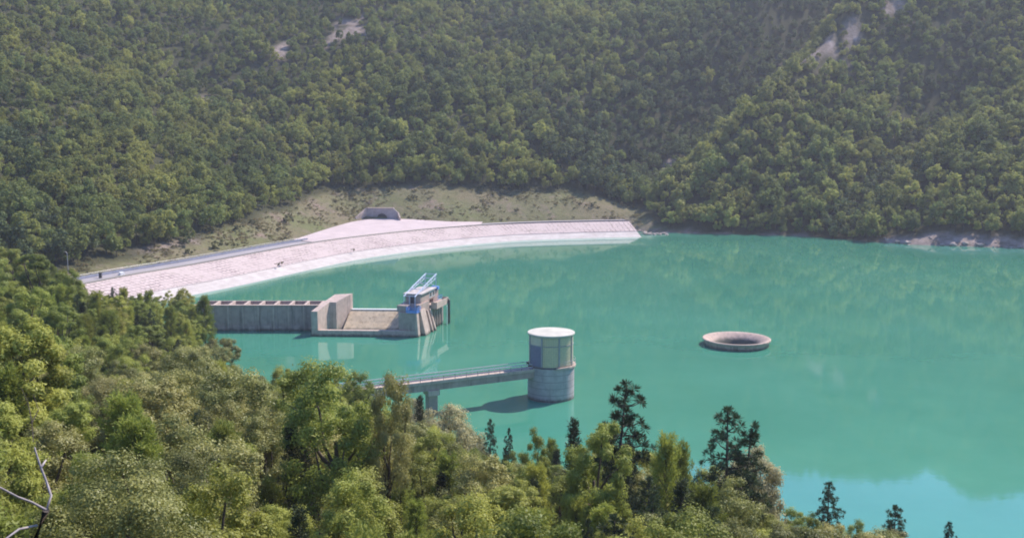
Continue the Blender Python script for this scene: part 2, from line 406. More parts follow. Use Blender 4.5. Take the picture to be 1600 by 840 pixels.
# bare scars: pixel (x, y) of the photograph, radius in metres, where the bare soil shows
def ray_hit(px, py):
    a = (px-800)/F; b = -(py-420)/F
    d = np.array((a, math.cos(PIT)+b*math.sin(PIT), -math.sin(PIT)+b*math.cos(PIT)))
    ts = np.arange(230, 1500, 2.0)
    p = np.array((0, 0, H))+ts[:, None]*d
    gz = ground_z(p[:, 0], p[:, 1])[0]
    k = np.argmax(gz > p[:, 2])
    return p[k, 0], p[k, 1]
SCARS = []
for px, py, r in ((548, 45, 10), (530, 62, 8), (560, 62, 6), (435, 82, 6), (1300, 72, 7), (1265, 92, 7), (1235, 108, 6), (1402, 8, 9), (1330, 62, 5), (1052, 258, 4), (1040, 272, 3.2), (265, 281, 2.5), (325, 157, 4)):
    SCARS.append((*ray_hit(px, py), r))
def scar(x, y):
    m_ = np.zeros(np.shape(x))
    for sx_, sy_, r in SCARS:
        d = np.hypot(x-sx_, (y-sy_)*0.7)/r + vnoise(x, y, 5, 31)*1.5
        m_ = np.maximum(m_, np.clip((0.85-d)/0.35, 0, 1))
    return m_
def rocky(x, y, s):                                          # bare bank along the right-hand shore
    along = np.clip((x-40)/20, 0, 1)
    wid = np.interp(x, [50, 80, 120, 140, 152, 170, 190, 230], [2.0, 0.8, 1.4, 3.0, 9, 9, 8, 5]) + vnoise(x, y, 7, 41)*5
    return along*np.clip((wid-s)/1.5, 0, 1)
es = edge_s(GX, GY)
mr = np.clip((es-GS)/3, 0, 1)*(GS > -8)*(GX < 75)
mgm = np.maximum(scar(GX, GY), rocky(GX, GY, GS)*(GS > -4))
trk = np.exp(-(((GS-9)/1.6)**2))*np.clip((-98-GX)/3, 0, 1)*np.clip((GX+112)/3, 0, 1)*0.9     # worn track by the wood's corner
mgm = np.maximum(mgm, trk)
col = np.zeros((ny*nx, 4), np.float32); col[:, 0] = mr.ravel(); col[:, 1] = mgm.ravel(); col[:, 3] = 1
ca = me.color_attributes.new('mask', 'FLOAT_COLOR', 'POINT'); ca.data.foreach_set('color', col.ravel())
og = bpy.data.objects.new('ground', me); COL.objects.link(og); tag(og, kind='structure')

# water sheet, finer along the dam so that the shallows can be told
HX0, HX1, HY0, HY1 = 37.2, 57.0, 217.5, 235.5
wx = axis([(-420, -140, 20), (-140, 37, 2.2), (37.2, 57.1, 1.8), (57.6, 80, 2.2), (80, 420, 12)]); wy = axis([(40, 217, 10), (217.5, 235.6, 1.8), (235.8, 470, 2.2)])
WX, WY = np.meshgrid(wx, wy); wi = np.arange(WX.size).reshape(WX.shape)
wf = np.stack([wi[:-1, :-1], wi[:-1, 1:], wi[1:, 1:], wi[1:, :-1]], -1).reshape(-1, 4)
wv = np.stack([WX, WY, np.zeros_like(WX)], -1).reshape(-1, 3)
fc = wv[wf].mean(1)
wf = wf[~((fc[:, 0] > HX0) & (fc[:, 0] < HX1) & (fc[:, 1] > HY0) & (fc[:, 1] < HY1))]
per = [(HX0+1.8*k, HY0) for k in range(11)]+[(HX1, HY0+1.8*k) for k in range(10)]+[(HX1-1.8*k, HY1) for k in range(11)]+[(HX0, HY1-1.8*k) for k in range(10)]
ring = []
for x_, y_ in per:
    an = math.atan2(y_-226.3, x_-47.6); ring.append((47.6+6.6*math.cos(an), 226.3+6.6*math.sin(an)))
n0 = len(wv); npz_ = len(per)
wv = np.concatenate([wv, [(x_, y_, 0) for x_, y_ in per], [(x_, y_, 0) for x_, y_ in ring]])
wf = np.concatenate([wf, [(n0+k, n0+(k+1) % npz_, n0+npz_+(k+1) % npz_, n0+npz_+k) for k in range(npz_)]])
wme = np_mesh('water', wv, wf, M['water'])
WX, WY = wv[:, 0], wv[:, 1]
cs, _ = poly_dist(WX, WY, CREST)
off = -cs-19
shal = np.clip(1-off/12, 0, 1)**1.4*0.75*(off > -6)*np.clip((62-WX)/8, 0, 1)
shal = np.maximum(shal, 0.30*np.clip((34-off)/8, 0, 1)*np.clip((WX+40)/18, 0, 1)*np.clip((60-WX)/12, 0, 1)*np.clip(0.65+vnoise(WX, WY, 14, 51), 0, 1)*(off > -6))
sa = wme.attributes.new('shallow', 'FLOAT', 'POINT'); sa.data.foreach_set('value', shal.astype(np.float32).ravel())
ow = bpy.data.objects.new('water', wme); COL.objects.link(ow); tag(ow, kind='structure')

# ------------------------------------------------------------------ the dam
def resample(pl, n):
    pl = np.asarray(pl, float)
    # smooth by Chaikin
    for _ in range(3):
        q = [pl[0]]
        for a, b in zip(pl[:-1], pl[1:]): q += [a*0.75+b*0.25, a*0.25+b*0.75]
        q.append(pl[-1]); pl = np.array(q)
    d = np.r_[0, np.cumsum(np.linalg.norm(np.diff(pl[:, :2], axis=0), axis=1))]
    tt = np.linspace(0, d[-1], n)
    return np.stack([np.interp(tt, d, pl[:, k]) for k in range(pl.shape[1])], -1), tt
NC = 170
cr, carc = resample(CREST, NC)
tg = np.gradient(cr, axis=0); tg /= np.linalg.norm(tg, axis=1)[:, None]
wn = np.stack([tg[:, 1], -tg[:, 0]], -1)                       # towards the water

def strip(name, rows, mat, parent, uvs=True):
    """rows: list of (offset towards water, z or per-column z array, v)"""
    k = len(rows); v = []
    for off_, z, _ in rows:
        p = cr+wn*np.asarray(off_).reshape(-1, 1) if np.ndim(off_) else cr+wn*off_
        v.append(np.c_[p, np.full(NC, z) if np.ndim(z) == 0 else z])
    v = np.concatenate(v); ii = np.arange(k*NC).reshape(k, NC)
    f = np.stack([ii[:-1, :-1], ii[1:, :-1], ii[1:, 1:], ii[:-1, 1:]], -1).reshape(-1, 4)
    me = np_mesh(name, v, f, mat)
    if uvs:
        uv = me.uv_layers.new(name='UVMap'); co = np.zeros((len(v), 2))
        for r, (_, _, vv) in enumerate(rows): co[r*NC:(r+1)*NC] = np.c_[carc, np.full(NC, vv)]
        uv.data.foreach_set('uv', co[f.ravel()].astype(np.float32).ravel())
    o = bpy.data.objects.new(name, me); COL.objects.link(o); o.parent = parent
    return o
dam = thing('dam', 'long curved embankment dam with pink stone facing and a bleached white waterline band', 'dam')
strip('stone_facing', [(0.35, ZC, 0), (12.4, 1.75, 12.5)], M['stone'], dam)
strip('bench', [(12.4, 1.75, 0), (12.45, 1.55, 0.2)], M['conc_dry'], dam)
strip('waterline_band', [(12.45, 1.55, 0), (18.5, 0.0, 8.4), (24, -1.4, 14), (44, -9, 35)], M['bleached'], dam)
rw = 6.2
zr = np.full(NC, ZC+0.02)
road = strip('road', [(0.05, ZC+0.02, 0), (-rw, ZC+0.10, rw)], M['asphalt'], None); tag(road, kind='structure')
strip('crest_core', [(-rw-0.6, ZC-3, 0), (-rw-0.6, ZC-0.05, 0), (0.4, ZC-0.05, 0), (0.4, ZC-1.5, 0)], M['conc_dry'], dam, False)
# low dark-topped kerb wall on the lake side
lw = thing('parapet_wall', 'low dark kerb wall along the lake side of the dam road', 'wall')
strip('wall_face', [(0.35, ZC-0.3, 0), (0.35, ZC+0.42, 0), (0.05, ZC+0.42, 0), (0.05, ZC-0.1, 0)], M['dark'], lw, False)
NCf = NC
# blue-grey barrier on the far side, left part only (px 110..560)
cut = int(np.argmin(np.hypot(cr[:, 0]+68, cr[:, 1]-378)))
ob = MB(); rb = MB(); pp = []
ofs = cr-wn*(rw+0.15)
ofs2 = cr-wn*(rw+0.45)
for i in range(cut):
    a, b_, c_, d_ = ofs[i], ofs[i+1], ofs2[i+1], ofs2[i]
    z0, z1 = ZC-0.5, ZC+0.85
    ob.add([(*a, z0), (*b_, z0), (*b_, z1), (*a, z1), (*d_, z1), (*c_, z1), (*c_, z0), (*d_, z0)], [(0, 1, 2, 3), (3, 2, 5, 4), (4, 5, 6, 7)])
rt = thing('roadside_barrier', 'blue grey concrete barrier with a pipe rail along the hill side of the dam road', 'barrier')
ob.build('barrier_wall', M['parapet'], rt)
rb.tube([(*(p-wn[i]*(rw+0.3)), ZC+1.25) for i, p in enumerate(cr[:cut])], 0.05, 5); rb.build('rail', M['greyrail'], rt)
for i in range(0, cut, 2):
    q = MB(); p = cr[i]-wn[i]*(rw+0.3); q.tube([(*p, ZC+0.85), (*p, ZC+1.25)], 0.05, 5); q.build('rail_post', M['greyrail'], rt)

# plaza in front of the tunnel mouth
pts = [P(*q) for q in ()]
ci = [int(np.argmin(np.hypot(cr[:, 0]-x, cr[:, 1]-y))) for x, y in ((-69, 374), (-14, 433))]
inner = [cr[i]-wn[i]*0.05 for i in range(ci[0], ci[1]+1, 2)]
outer, _ = resample(np.array([(-76.5, 379, 5.0), (-69.5, 408, 5.9), (-60.3, 434.2, 7.05), (-44.5, 436.4, 7.05), (-26, 437.2, 5.7), (-12, 444, 4.95)]), len(inner))
pv = []; npz = len(inner); ROW = 8
for r in range(ROW+1):
    k = r/ROW
    for i in range(npz):
        zi = ZC+0.17+(outer[i][2]+0.12-ZC-0.17)*k**1.3
        pv.append((inner[i][0]*(1-k)+outer[i][0]*k, inner[i][1]*(1-k)+outer[i][1]*k, zi))
ii = np.arange((ROW+1)*npz).reshape(ROW+1, npz)
pf = np.stack([ii[:-1, :-1], ii[:-1, 1:], ii[1:, 1:], ii[1:, :-1]], -1).reshape(-1, 4)
pme = np_mesh('plaza', np.array(pv), pf, M['plaza']); po = bpy.data.objects.new('plaza', pme); COL.objects.link(po); tag(po, kind='structure')

# tunnel portal
tp = thing('tunnel_portal', 'grey concrete tunnel portal with slanted wing walls at the back of the plaza', 'tunnel portal', (-52.3, 436.2, 6.9), math.radians(-4))
q = MB()
hw, ht, oz = 6.3, 4.3, 2.2
arch = [(-2.1, 0)] + [(2.1*math.cos(a), 0.5+1.75*math.sin(a)) for a in np.linspace(math.pi, 0, 11)] + [(2.1, 0)]
outl = [(-hw, 0), (-hw, ht), (hw-1.6, ht), (hw, ht-1.5), (hw, 0)]
# facade: two halves round the arch
left = [(-hw, -1), (-2.1, -1)] + arch[:7] + [(0, ht), (-hw, ht)]
right = [(2.1, -1), (hw, -1), (hw, ht-1.4), (hw-1.6, ht), (0, ht)] + arch[6:]
for poly in (left, right):
    n = len(poly)
    q.add([(x, 0, z) for x, z in poly]+[(x, 0.8, z) for x, z in poly], [tuple(range(n)), tuple(range(2*n-1, n-1, -1))]+[(i, i+n, (i+1) % n+n, (i+1) % n) for i in range(n)])
q.build('portal_face', M['conc_dry'], tp)
q = MB(); q.box(-hw-0.1, hw-1.5, -0.25, 1.0, ht+0.003, ht+0.3); q.build('coping', M['conc'], tp)
q = MB()
q.add([(-hw, -0.05, -1), (-hw-3.2, -5.0, -1), (-hw-3.2, -5.0, 1.0), (-hw, -0.05, ht), (-hw-0.5, 0.2, -1), (-hw-3.7, -4.8, -1), (-hw-3.7, -4.8, 1.0), (-hw-0.5, 0.2, ht)],
      [(0, 3, 2, 1), (4, 5, 6, 7), (3, 7, 6, 2), (1, 2, 6, 5), (0, 4, 7, 3)])
q.build('wing_wall', M['conc'], tp)
q = MB()
q.add([(hw, -0.05, -1), (hw+1.2, -2.4, -1), (hw+1.2, -2.4, 0.9), (hw, -0.05, ht-1.4), (hw+0.5, 0.1, -1), (hw+1.7, -2.2, -1), (hw+1.7, -2.2, 0.9), (hw+0.5, 0.1, ht-1.4)],
      [(1, 2, 3, 0), (7, 6, 5, 4), (2, 6, 7, 3), (5, 6, 2, 1), (3, 7, 4, 0)])
q.build('wing_wall', M['conc'], tp)
q = MB(); q.box(-2.0, 2.0, 0.85, 1.0, -0.9, 2.6); q.build('gate', M['dark'], tp)

# lamp post and small roadside blocks at the left end of the road
lp = P(121, 436, ZC)
lt = thing('street_lamp', 'slim grey street lamp beside the left end of the dam road', 'street lamp', (lp.x-3.0, lp.y+1.5, ZC-0.3))
q = MB(); q.tube([(0, 0, 0), (0, 0, 7.2), (-0.4, 0, 7.5)], [0.11, 0.08, 0.07], 8); q.build('pole', M['greyrail'], lt)
q = MB(); q.tube([(-0.35, 0, 7.45), (-1.7, 0, 7.8)], 0.05, 6); q.build('arm', M['greyrail'], lt)
q = MB(); q.prism([(-2.4, -0.16), (-1.6, -0.16), (-1.6, 0.16), (-2.4, 0.16)], 7.74, 7.92); q.build('lamp_head', M['dark'], lt)
bp = P(190, 429, ZC+0.1)
q = MB(); q.prism([(-0.65, -0.4), (0.65, -0.4), (0.65, 0.4), (-0.65, 0.4)], 0, [0.62, 0.62, 0.78, 0.78]); q.prism([(-0.8, -0.5), (0.8, -0.5), (0.8, 0.5), (-0.8, 0.5)], -0.1, 0.12)
o = q.build('concrete_block', M['white']); o.location = bp; o.rotation_euler.z = 1.0; tag(o, 'small white concrete block standing on the dam road near its left end', 'concrete block')
bp = P(157, 434, ZC+0.1)
q = MB(); q.box(-0.35, 0.35, -0.25, 0.25, 0, 1.3); q.prism([(-0.45, -0.33), (0.45, -0.33), (0.45, 0.33), (-0.45, 0.33)], 1.303, [1.36, 1.36, 1.46, 1.46]); q.tube([(0, 0, -0.1), (0, 0, 0.02)], 0.3, 6)
o = q.build('utility_cabinet', M['dark']); o.location = bp; tag(o, 'small dark utility cabinet on the verge of the dam road, left of the white block', 'cabinet')

# ------------------------------------------------------------------ round intake tower and footbridge
TX, TY = 6.7, 183.0
tw = thing('intake_tower', 'round concrete intake tower with cream glazed upper storey and flat white roof', 'tower', (TX, TY, 0))
q = MB(); q.lathe([(4.0, -13), (4.0, 5.75)], 72); q.build('concrete_drum', M['conc_tower'], tw, True)
q = MB(); q.lathe([(3.9, 5.65), (4.28, 5.65), (4.28, 5.95), (3.7, 5.95)], 72, a0=math.radians(-80), a1=math.radians(170)); q.build('walkway_ledge', M['conc'], tw)
q = MB(); q.lathe([(3.66, 5.753), (3.66, 11.1)], 72); q.build('inner_wall', M['frame'], tw, True)
angs = [-90+d for d in (-71, -26, 19, 64, 109, 154, 199, 244)]
def arc_panel(name, a0, a1, z0, z1, mat, r=3.80, n=10, uvgrid=False):
    q = MB(); q.lathe([(r-0.08, z0), (r, z0), (r, z1), (r-0.08, z1)], n, a0=math.radians(a0), a1=math.radians(a1))
    for k, a in ((0, a0), (1, a1)):
        ca_, sa_ = math.cos(math.radians(a)), math.sin(math.radians(a))
        vs = [((r-0.08)*ca_, (r-0.08)*sa_, z0), (r*ca_, r*sa_, z0), (r*ca_, r*sa_, z1), ((r-0.08)*ca_, (r-0.08)*sa_, z1)]
        q.add(vs, [(0, 1, 2, 3) if k else (3, 2, 1, 0)])
    o = q.build(name, mat, tw)
    if uvgrid:
        uv = o.data.uv_layers.new(name='UVMap')
        for lo in o.data.loops:
            c = o.data.vertices[lo.vertex_index].co
            uv.data[lo.index].uv = (math.atan2(c.y, c.x)*r, c.z)
    return o
for k, a in enumerate(angs):
    a2 = a+45
    if k == 0:
        arc_panel('door_panel', a+2.2, a2-2.2, 6.0, 9.45, M['bluepanel'])
        arc_panel('upper_panel', a+2.2, a2-2.2, 9.62, 11.0, M['cream'])
    else:
        arc_panel('glazed_panel', a+2.2, a2-2.2, 6.0, 9.45, M['glassblock'], uvgrid=True)
        arc_panel('upper_panel', a+2.2, a2-2.2, 9.62, 11.0, M['glassblock'], uvgrid=True)
    ca_, sa_ = math.cos(math.radians(a)), math.sin(math.radians(a))
    q = MB(); q.obox((0, 0), (ca_, sa_), (-sa_, ca_), 3.6, 3.92, -0.13, 0.13, 5.96, 11.1); q.build('pillar', M['frame'], tw)
q = MB(); q.lathe([(3.6, 9.48), (3.86, 9.48), (3.86, 9.60), (3.6, 9.60)], 72); q.build('transom_ring', M['frame'], tw)
q = MB(); q.lathe([(3.5, 11.103), (3.98, 11.103), (4.06, 11.2), (4.06, 11.40), (3.98, 11.46), (0.01, 11.60)], 72); q.build('roof', M['roofwhite'], tw)
q = MB()
for z in (6.45, 6.95): q.tube([(4.2*math.cos(a), 4.2*math.sin(a), z) for a in np.linspace(math.radians(-60), math.radians(60), 20)], 0.025, 5)
q.build('handrail', M['greyrail'], tw)
for a in np.linspace(math.radians(-60), math.radians(60), 9):
    q = MB(); q.tube([(4.2*math.cos(a), 4.2*math.sin(a), 5.9), (4.2*math.cos(a), 4.2*math.sin(a), 6.97)], 0.025, 5); q.build('handrail_post', M['greyrail'], tw)

A = Vector((3.4, 181.2, 0)); B = Vector((-52, 152.5, 0))
L = (B-A).length; u = (B-A).normalized(); v = Vector((-u.y, u.x, 0))    # v points towards the camera side? checked below
if v.y > 0: v = -v
br_ = thing('footbridge', 'slim concrete footbridge with pale railings from the bank to the round tower', 'bridge', A)
DZ = 5.35
q = MB(); q.obox((0, 0), u, v, 0.0, L, -1.0, 1.0, DZ-0.18, DZ); q.build('deck', M['conc'], br_)
q = MB()
for s_ in (-1.12, 0.98): q.obox((0, 0), u, v, 0.0, L, s_, s_+0.14, DZ-0.25, DZ+0.22)
q.build('kerb', M['conc'], br_)
q = MB(); q.obox((0, 0), u, v, 0.0, L, 0.55, 0.90, DZ-1.35, DZ-0.185); q.obox((0, 0), u, v, 0.0, L, -0.90, -0.55, DZ-1.35, DZ-0.185); q.build('girder', M['conc_dark'], br_)
for s_ in (-1.05, 1.05):
    q = MB()
    for hz in (0.6, 1.08): q.tube([u*0.4+v*s_+Vector((0, 0, DZ+hz)), u*L+v*s_+Vector((0, 0, DZ+hz))], 0.065, 6)
    r_ = q.build('railing', M['greyrail'], br_)
    for k in range(31):
        q = MB(); p = u*(0.5+(L-1)*k/30)+v*s_; q.tube([p+Vector((0, 0, DZ+0.1)), p+Vector((0, 0, DZ+1.08))], 0.04, 5); q.build('railing_post', M['dark'] if s_ > 0 else M['greyrail'], r_)
for t_ in (18.6, 40.0):
    q = MB(); p = u*t_
    q.obox((p.x, p.y), u, v, -0.75, 0.75, -0.8, 0.8, -14, DZ-2.2)
    pr = q.build('pier', M['conc_dark'], br_)
    q = MB(); q.obox((p.x, p.y), u, v, -1.0, 1.0, -1.15, 1.15, DZ-2.2+0.003, DZ-1.353); q.build('pier_cap', M['conc'], pr)

# ------------------------------------------------------------------ morning-glory spillway
MG = Vector((47.6, 226.3, 0))
mg = thing('bellmouth_spillway', 'round concrete bellmouth overflow standing alone in the open water', 'spillway', MG)
q = MB(); q.lathe([(6.75, -12), (6.75, 1.0), (7.12, 1.12), (7.12, 1.40), (7.0, 1.46)], 96); q.build('outer_wall', M['ring'], mg)
q = MB(); q.lathe([(7.0, 1.463), (6.6, 1.43), (6.1, 1.22), (5.4, 0.75), (4.6, 0.1), (4.2, -0.7)], 96); q.build('sloping_lip', M['ring'], mg, True)
q = MB(); q.lathe([(4.2, -0.7), (3.6, -2.6), (2.4, -5), (2.1, -9), (0.01, -9.1)], 64); q.build('throat', M['conc_dark'], mg, True)

# ------------------------------------------------------------------ side-channel basin, channel walls and gate tower
vv = Vector((0.259, 0.966, 0)); uu = Vector((0.966, -0.259, 0)); ex = Vector((1, 0, 0))
F0 = P(487, 525, 0); F1 = P(650, 526.5, 0)
fx = (F1-F0).normalized()
bs = thing('spillway_basin', 'pinkish concrete spillway basin with stained weir and tall curved end wall', 'spillway basin', F0)
def loc(a, b): return (fx*a+vv*b)
Lf = (F1-F0).length
q = MB(); q.prism([loc(1.4, 0), loc(Lf-0.02, 0), loc(Lf-0.02, 1.2), loc(1.4, 1.2)], -13, 1.35); q.build('front_wall', M['conc'], bs)
q = MB()
q.prism([loc(0, 0), loc(1.4, 0), loc(1.4, 6.4), loc(0, 6.4)], -13, [5.55, 5.55, 6.55, 6.55])
q.build('side_wall', M['conc'], bs)
arcp = [(2.9, 6.41), (3.15, 7.6), (3.45, 9.0), (3.75, 10.4), (4.05, 11.6)]
foot = [loc(0, 6.403), *[loc(a, b) for a, b in arcp], loc(4.1, 12.8), loc(0, 12.8)]
zt = [6.55]+[6.55+0.95*min(1, (b-6.4)/5) for a, b in arcp]+[7.55, 7.3]
q = MB(); q.prism(foot, -13, zt); q.build('curved_end_wall', M['conc'], bs)
q = MB()
wa, wb = loc(5.2, 0), loc(Lf-1.5, 0)
rows = [(6.0, -3), (6.9, 0.0), (8.8, 1.5), (10.2, 2.75), (11.2, 3.55), (11.7, 3.95), (12.7, 3.95), (12.75, -12)]
vs = []
for a_ in (4.0, Lf-1.9):
    for b_, z_ in rows: vs.append(loc(a_, b_)+Vector((0, 0, z_)))
n = len(rows)
q.add(vs, [(i, i+n, i+n+1, i+1) for i in range(n-1)]); q.build('weir', M['weir'], bs)
q = MB(); c0, c1 = loc(5.4, 0), loc(Lf-1.95, 0)
q.prism([loc(4.15, 11.6), loc(Lf-2.0, 11.6), loc(Lf-2.0, 12.78), loc(4.15, 12.78)], 3.953, 4.08); q.build('weir_crest', M['white'], bs)

# side channel: two long walls with cross beams
CH = F0+vv*6.4
ch = thing('side_channel', 'long concrete side channel of seven bays with cross beams along the top', 'spillway channel', CH)
Lc = 30.0; CW = 6.2; CZ = 5.75
q = MB(); q.box(-Lc, -0.02, 0, 0.55, -13, CZ); q.build('front_wall', M['conc_dark'], ch)
q = MB(); q.box(-Lc, -0.02, CW, CW+0.55, -13, CZ); q.build('rear_wall', M['conc_dark'], ch)
q = MB(); q.box(-Lc, -0.02, 0.56, CW-0.01, -13, 0.9); q.build('channel_floor', M['conc_dark'], ch)
for k in range(9):
    x = -1.0-3.42*k
    q = MB(); q.box(x-0.28, x+0.28, 0.553, CW-0.003, CZ-0.75, CZ+0.004); q.build('cross_beam', M['conc'], ch)
    q = MB(); q.box(x-0.16, x+0.16, -0.20, -0.003, -6, CZ-0.02); q.build('joint_strip', M['conc'], ch)
    q = MB(); q.box(x-2.3, x-0.9, -0.17, -0.004, -6, 1.0+0.25*(k % 2)); q.build('footing', M['conc'], ch)
q = MB(); q.box(-Lc, -0.02, -0.26, 0.60, CZ+0.006, CZ+0.16); q.build('coping', M['conc'], ch)

# gate tower, local frame: x along uu, y along vv, origin at the front right foot
gt = thing('gate_tower', 'concrete gate tower with small hut, blue platform and white inclined hoist frame', 'gate tower', F1, math.atan2(uu.y, uu.x))
q = MB(); q.box(-4.0, 0, 0, 9.0, -13, 5.3); q.build('front_pier', M['conc_dark'], gt)
q = MB(); q.box(-4.6, -2.2, 0.6, 9.2, 5.303, 6.75); q.build('overhang_block', M['conc_dark'], gt)
q = MB(); q.box(-2.19, 0.0, 2.6, 9.1, 5.304, 6.7); q.build('hut_base', M['conc_dark'], gt)
q = MB(); q.box(-4.2, 0.25, 9.003, 18.0, -13, 5.3); q.build('rear_pier', M['conc_dark'], gt)
# sloping ribs down the right side: trash-rack guides
def rib(y0, y1, zt, xt, xb, name='guide_rib', mat='conc', zb=-6):
    q = MB()
    kb = xt+(xb-xt)*(zt-zb)/zt
    q.add([(xt-0.3, y0, zt), (xt, y0, zt), (kb, y0, zb), (xt-0.6, y0, zb), (xt-0.3, y1, zt), (xt, y1, zt), (kb, y1, zb), (xt-0.6, y1, zb)],
          [(3, 2, 1, 0), (4, 5, 6, 7), (1, 2, 6, 5), (0, 1, 5, 4), (3, 0, 4, 7)])
    return q.build(name, M[mat], gt)
rib(-0.15, 1.1, 5.2, 0.25, 0.65)
rib(2.0, 5.2, 5.6, 0.35, 1.6)
rib(6.4, 7.0, 4.9, 0.45, 1.75)
rib(8.1, 8.7, 4.9, 0.45, 1.85)
for y in (11.0, 12.6, 14.2, 15.8):
    q = MB(); q.tube([(0.55, y, -8), (0.55, y, 4.7)], 0.22, 8); q.build('column', M['conc'], gt)
# right-hand balcony over the columns
q = MB(); q.box(0.253, 1.7, 9.4, 17.6, 4.7, 4.95); bal = q.build('balcony_slab', M['conc'], gt)
q = MB(); q.box(1.55, 1.7, 9.4, 17.6, 4.953, 6.2); q.box(0.253, 1.54, 9.4, 9.55, 4.953, 6.2); q.box(0.253, 1.54, 17.45, 17.6, 4.953, 6.2); q.build('balcony_wall', M['conc'], bal)
q = MB(); q.box(-4.2, 0.25, 9.2, 18.0, 5.303, 5.6); q.build('rear_deck', M['conc'], gt)
# hut
q = MB(); q.box(-3.9, -0.35, 4.2, 13.6, 6.75 if False else 6.703, 8.75); hut = q.build('hut', M['conc_dark'], gt)
q = MB(); q.box(-3.7, -0.4, 13.0, 16.5, 5.603, 8.2); q.build('rear_hut', M['conc_dark'], gt)
q = MB(); q.prism([(-4.3, 3.7), (0.05, 3.7), (0.05, 14.0), (-4.3, 14.0)], 8.753, 8.98); q.build('hut_roof', M['hutroof'], hut)
q = MB(); q.box(-2.7, -1.9, 4.14, 4.197, 6.72, 8.4); q.build('door', M['dark'], hut)
for y in (10.0, 12.0):
    q = MB(); q.box(-0.347, -0.28, y, y+1.5, 7.1, 8.5); wf_ = q.build('window', M['white'], hut)
    q = MB(); q.box(-0.278, -0.25, y+0.22, y+1.28, 7.3, 8.3); q.build('pane', M['dark'], wf_)
# blue platform in front of the hut
q = MB(); q.box(-3.4, 0.3, 0.7, 4.1, 6.76, 6.86) if False else q.box(-2.15, 0.32, -0.15, 2.55, 5.304, 5.42); pl_ = q.build('platform', M['blue'], gt)
q = MB()
for z in (5.85, 6.15, 6.45): q.tube([(-2.2, 2.4, z), (-2.2, -0.1, z), (0.28, -0.1, z), (0.28, 2.5, z)], 0.055, 5)
q.box(-2.15, 0.25, -0.13, -0.09, 5.45, 5.95)
q.build('platform_railing', M['blue'], pl_)
for x, y in ((-2.2, 2.4), (-2.2, 1.1), (-2.2, -0.1), (-1.4, -0.1), (-0.6, -0.1), (0.28, -0.1), (0.28, 1.2), (0.28, 2.5)):
    q = MB(); q.tube([(x, y, 5.4), (x, y, 6.5)], 0.055, 5); q.build('railing_post', M['blue'], pl_)
# white inclined hoist frame over the roof
hf = []
q = MB()
for x in (-3.6, -1.0):
    q.tube([(x, 2.2, 8.5), (x, 8.0, 9.9), (x, 17.0, 11.6)], 0.14, 6)
    q.tube([(x, 5.0, 9.0), (x, 6.5, 9.15), (x, 16.6, 10.6)], 0.08, 6)
    for k in range(8): q.tube([(x, 6.2+1.3*k, 9.15+0.187*k if k % 2 else 9.5+0.24*k), (x, 7.5+1.3*k, 9.35+0.187*k if not k % 2 else 9.75+0.235*k)], 0.055, 5)
for y, z in ((2.6, 8.6), (6.5, 9.55), (10.5, 10.4), (14, 11.0), (16.8, 11.55)): q.tube([(-3.6, y, z), (-1.0, y, z)], 0.09, 6)
ho = q.build('hoist_beam', M['hoist'], gt)
for x, y, zt_, zb_ in ((-3.6, 2.4, 8.5, 5.5 if False else 6.76), (-1.0, 2.4, 8.5, 6.3 if False else 5.4), (-2.3, 2.4, 8.5, 6.76), (-1.0, 7.5, 9.75, 8.98), (-3.6, 16.6, 11.5, 5.6), (-1.0, 16.6, 11.5, 5.6)):
    q = MB(); q.tube([(x, y, zb_), (x, y, zt_)], 0.10, 6); q.build('hoist_leg', M['hoist'], ho)
q = MB(); q.tube([(-1.0, 16.6, 8.6), (-1.0, 11.5, 10.5)], 0.08, 6); q.tube([(-3.6, 16.6, 8.6), (-3.6, 11.5, 10.5)], 0.08, 6); q.build('hoist_brace', M['hoist'], ho)
q = MB()
for z in (6.0, 6.6):
    q.tube([(-4.0, 17.8, z), (0.1, 17.8, z), (0.1, 14.2, z)], 0.05, 5)
for k in range(6): q.tube([(-4.0+0.82*k, 17.8, 5.55), (-4.0+0.82*k, 17.8, 6.62)], 0.05, 5)
q.box(-1.6, 0.05, 14.8, 16.0, 8.25, 8.95)
q.build('rear_railing', M['blue'], gt)
q = MB(); q.tube([(1.95, 17.2, -8), (1.95, 17.2, 5.6), (1.5, 17.2, 5.9)], 0.28, 8); q.build('pipe', M['dark'], gt)
q = MB(); q.tube([(2.1, 15.2, -8), (2.1, 15.2, 4.6)], 0.12, 8); q.build('guide_pole', M['white'], gt)

# ------------------------------------------------------------------ vegetation builders
def unit(n):
    d = rng.normal(size=(n, 3)); return d/np.linalg.norm(d, axis=1)[:, None]

def leaf_cards(c, nrm, size, aspect=0.62, spin=None):
    """four-sided leaves: centres, facing, length"""
    n = len(c)
    nrm = nrm/np.maximum(np.linalg.norm(nrm, axis=1), 1e-6)[:, None]
    t = rng.normal(size=(n, 3)) if spin is None else spin
    a = np.cross(nrm, t); a /= np.maximum(np.linalg.norm(a, axis=1), 1e-6)[:, None]
    b = np.cross(nrm, a); s = np.asarray(size).reshape(-1, 1)*0.5
    v = np.stack([c-a*s, c-b*s*aspect+a*s*0.1, c+a*s, c+b*s*aspect+a*s*0.1], 1).reshape(-1, 3)
    return v, np.arange(n*4).reshape(-1, 4)

def blades(base, d, length, width):
    """needle tufts: slim blades from base along d"""
    n = len(base); t = rng.normal(size=(n, 3)); s = np.cross(d, t); s /= np.maximum(np.linalg.norm(s, axis=1), 1e-6)[:, None]
    L_ = np.asarray(length).reshape(-1, 1); W_ = np.asarray(width).reshape(-1, 1)*0.5
    v = np.stack([base-s*W_*0.6, base+d*L_*0.55-s*W_, base+d*L_, base+d*L_*0.55+s*W_], 1).reshape(-1, 3)
    return v, np.arange(n*4).reshape(-1, 4)

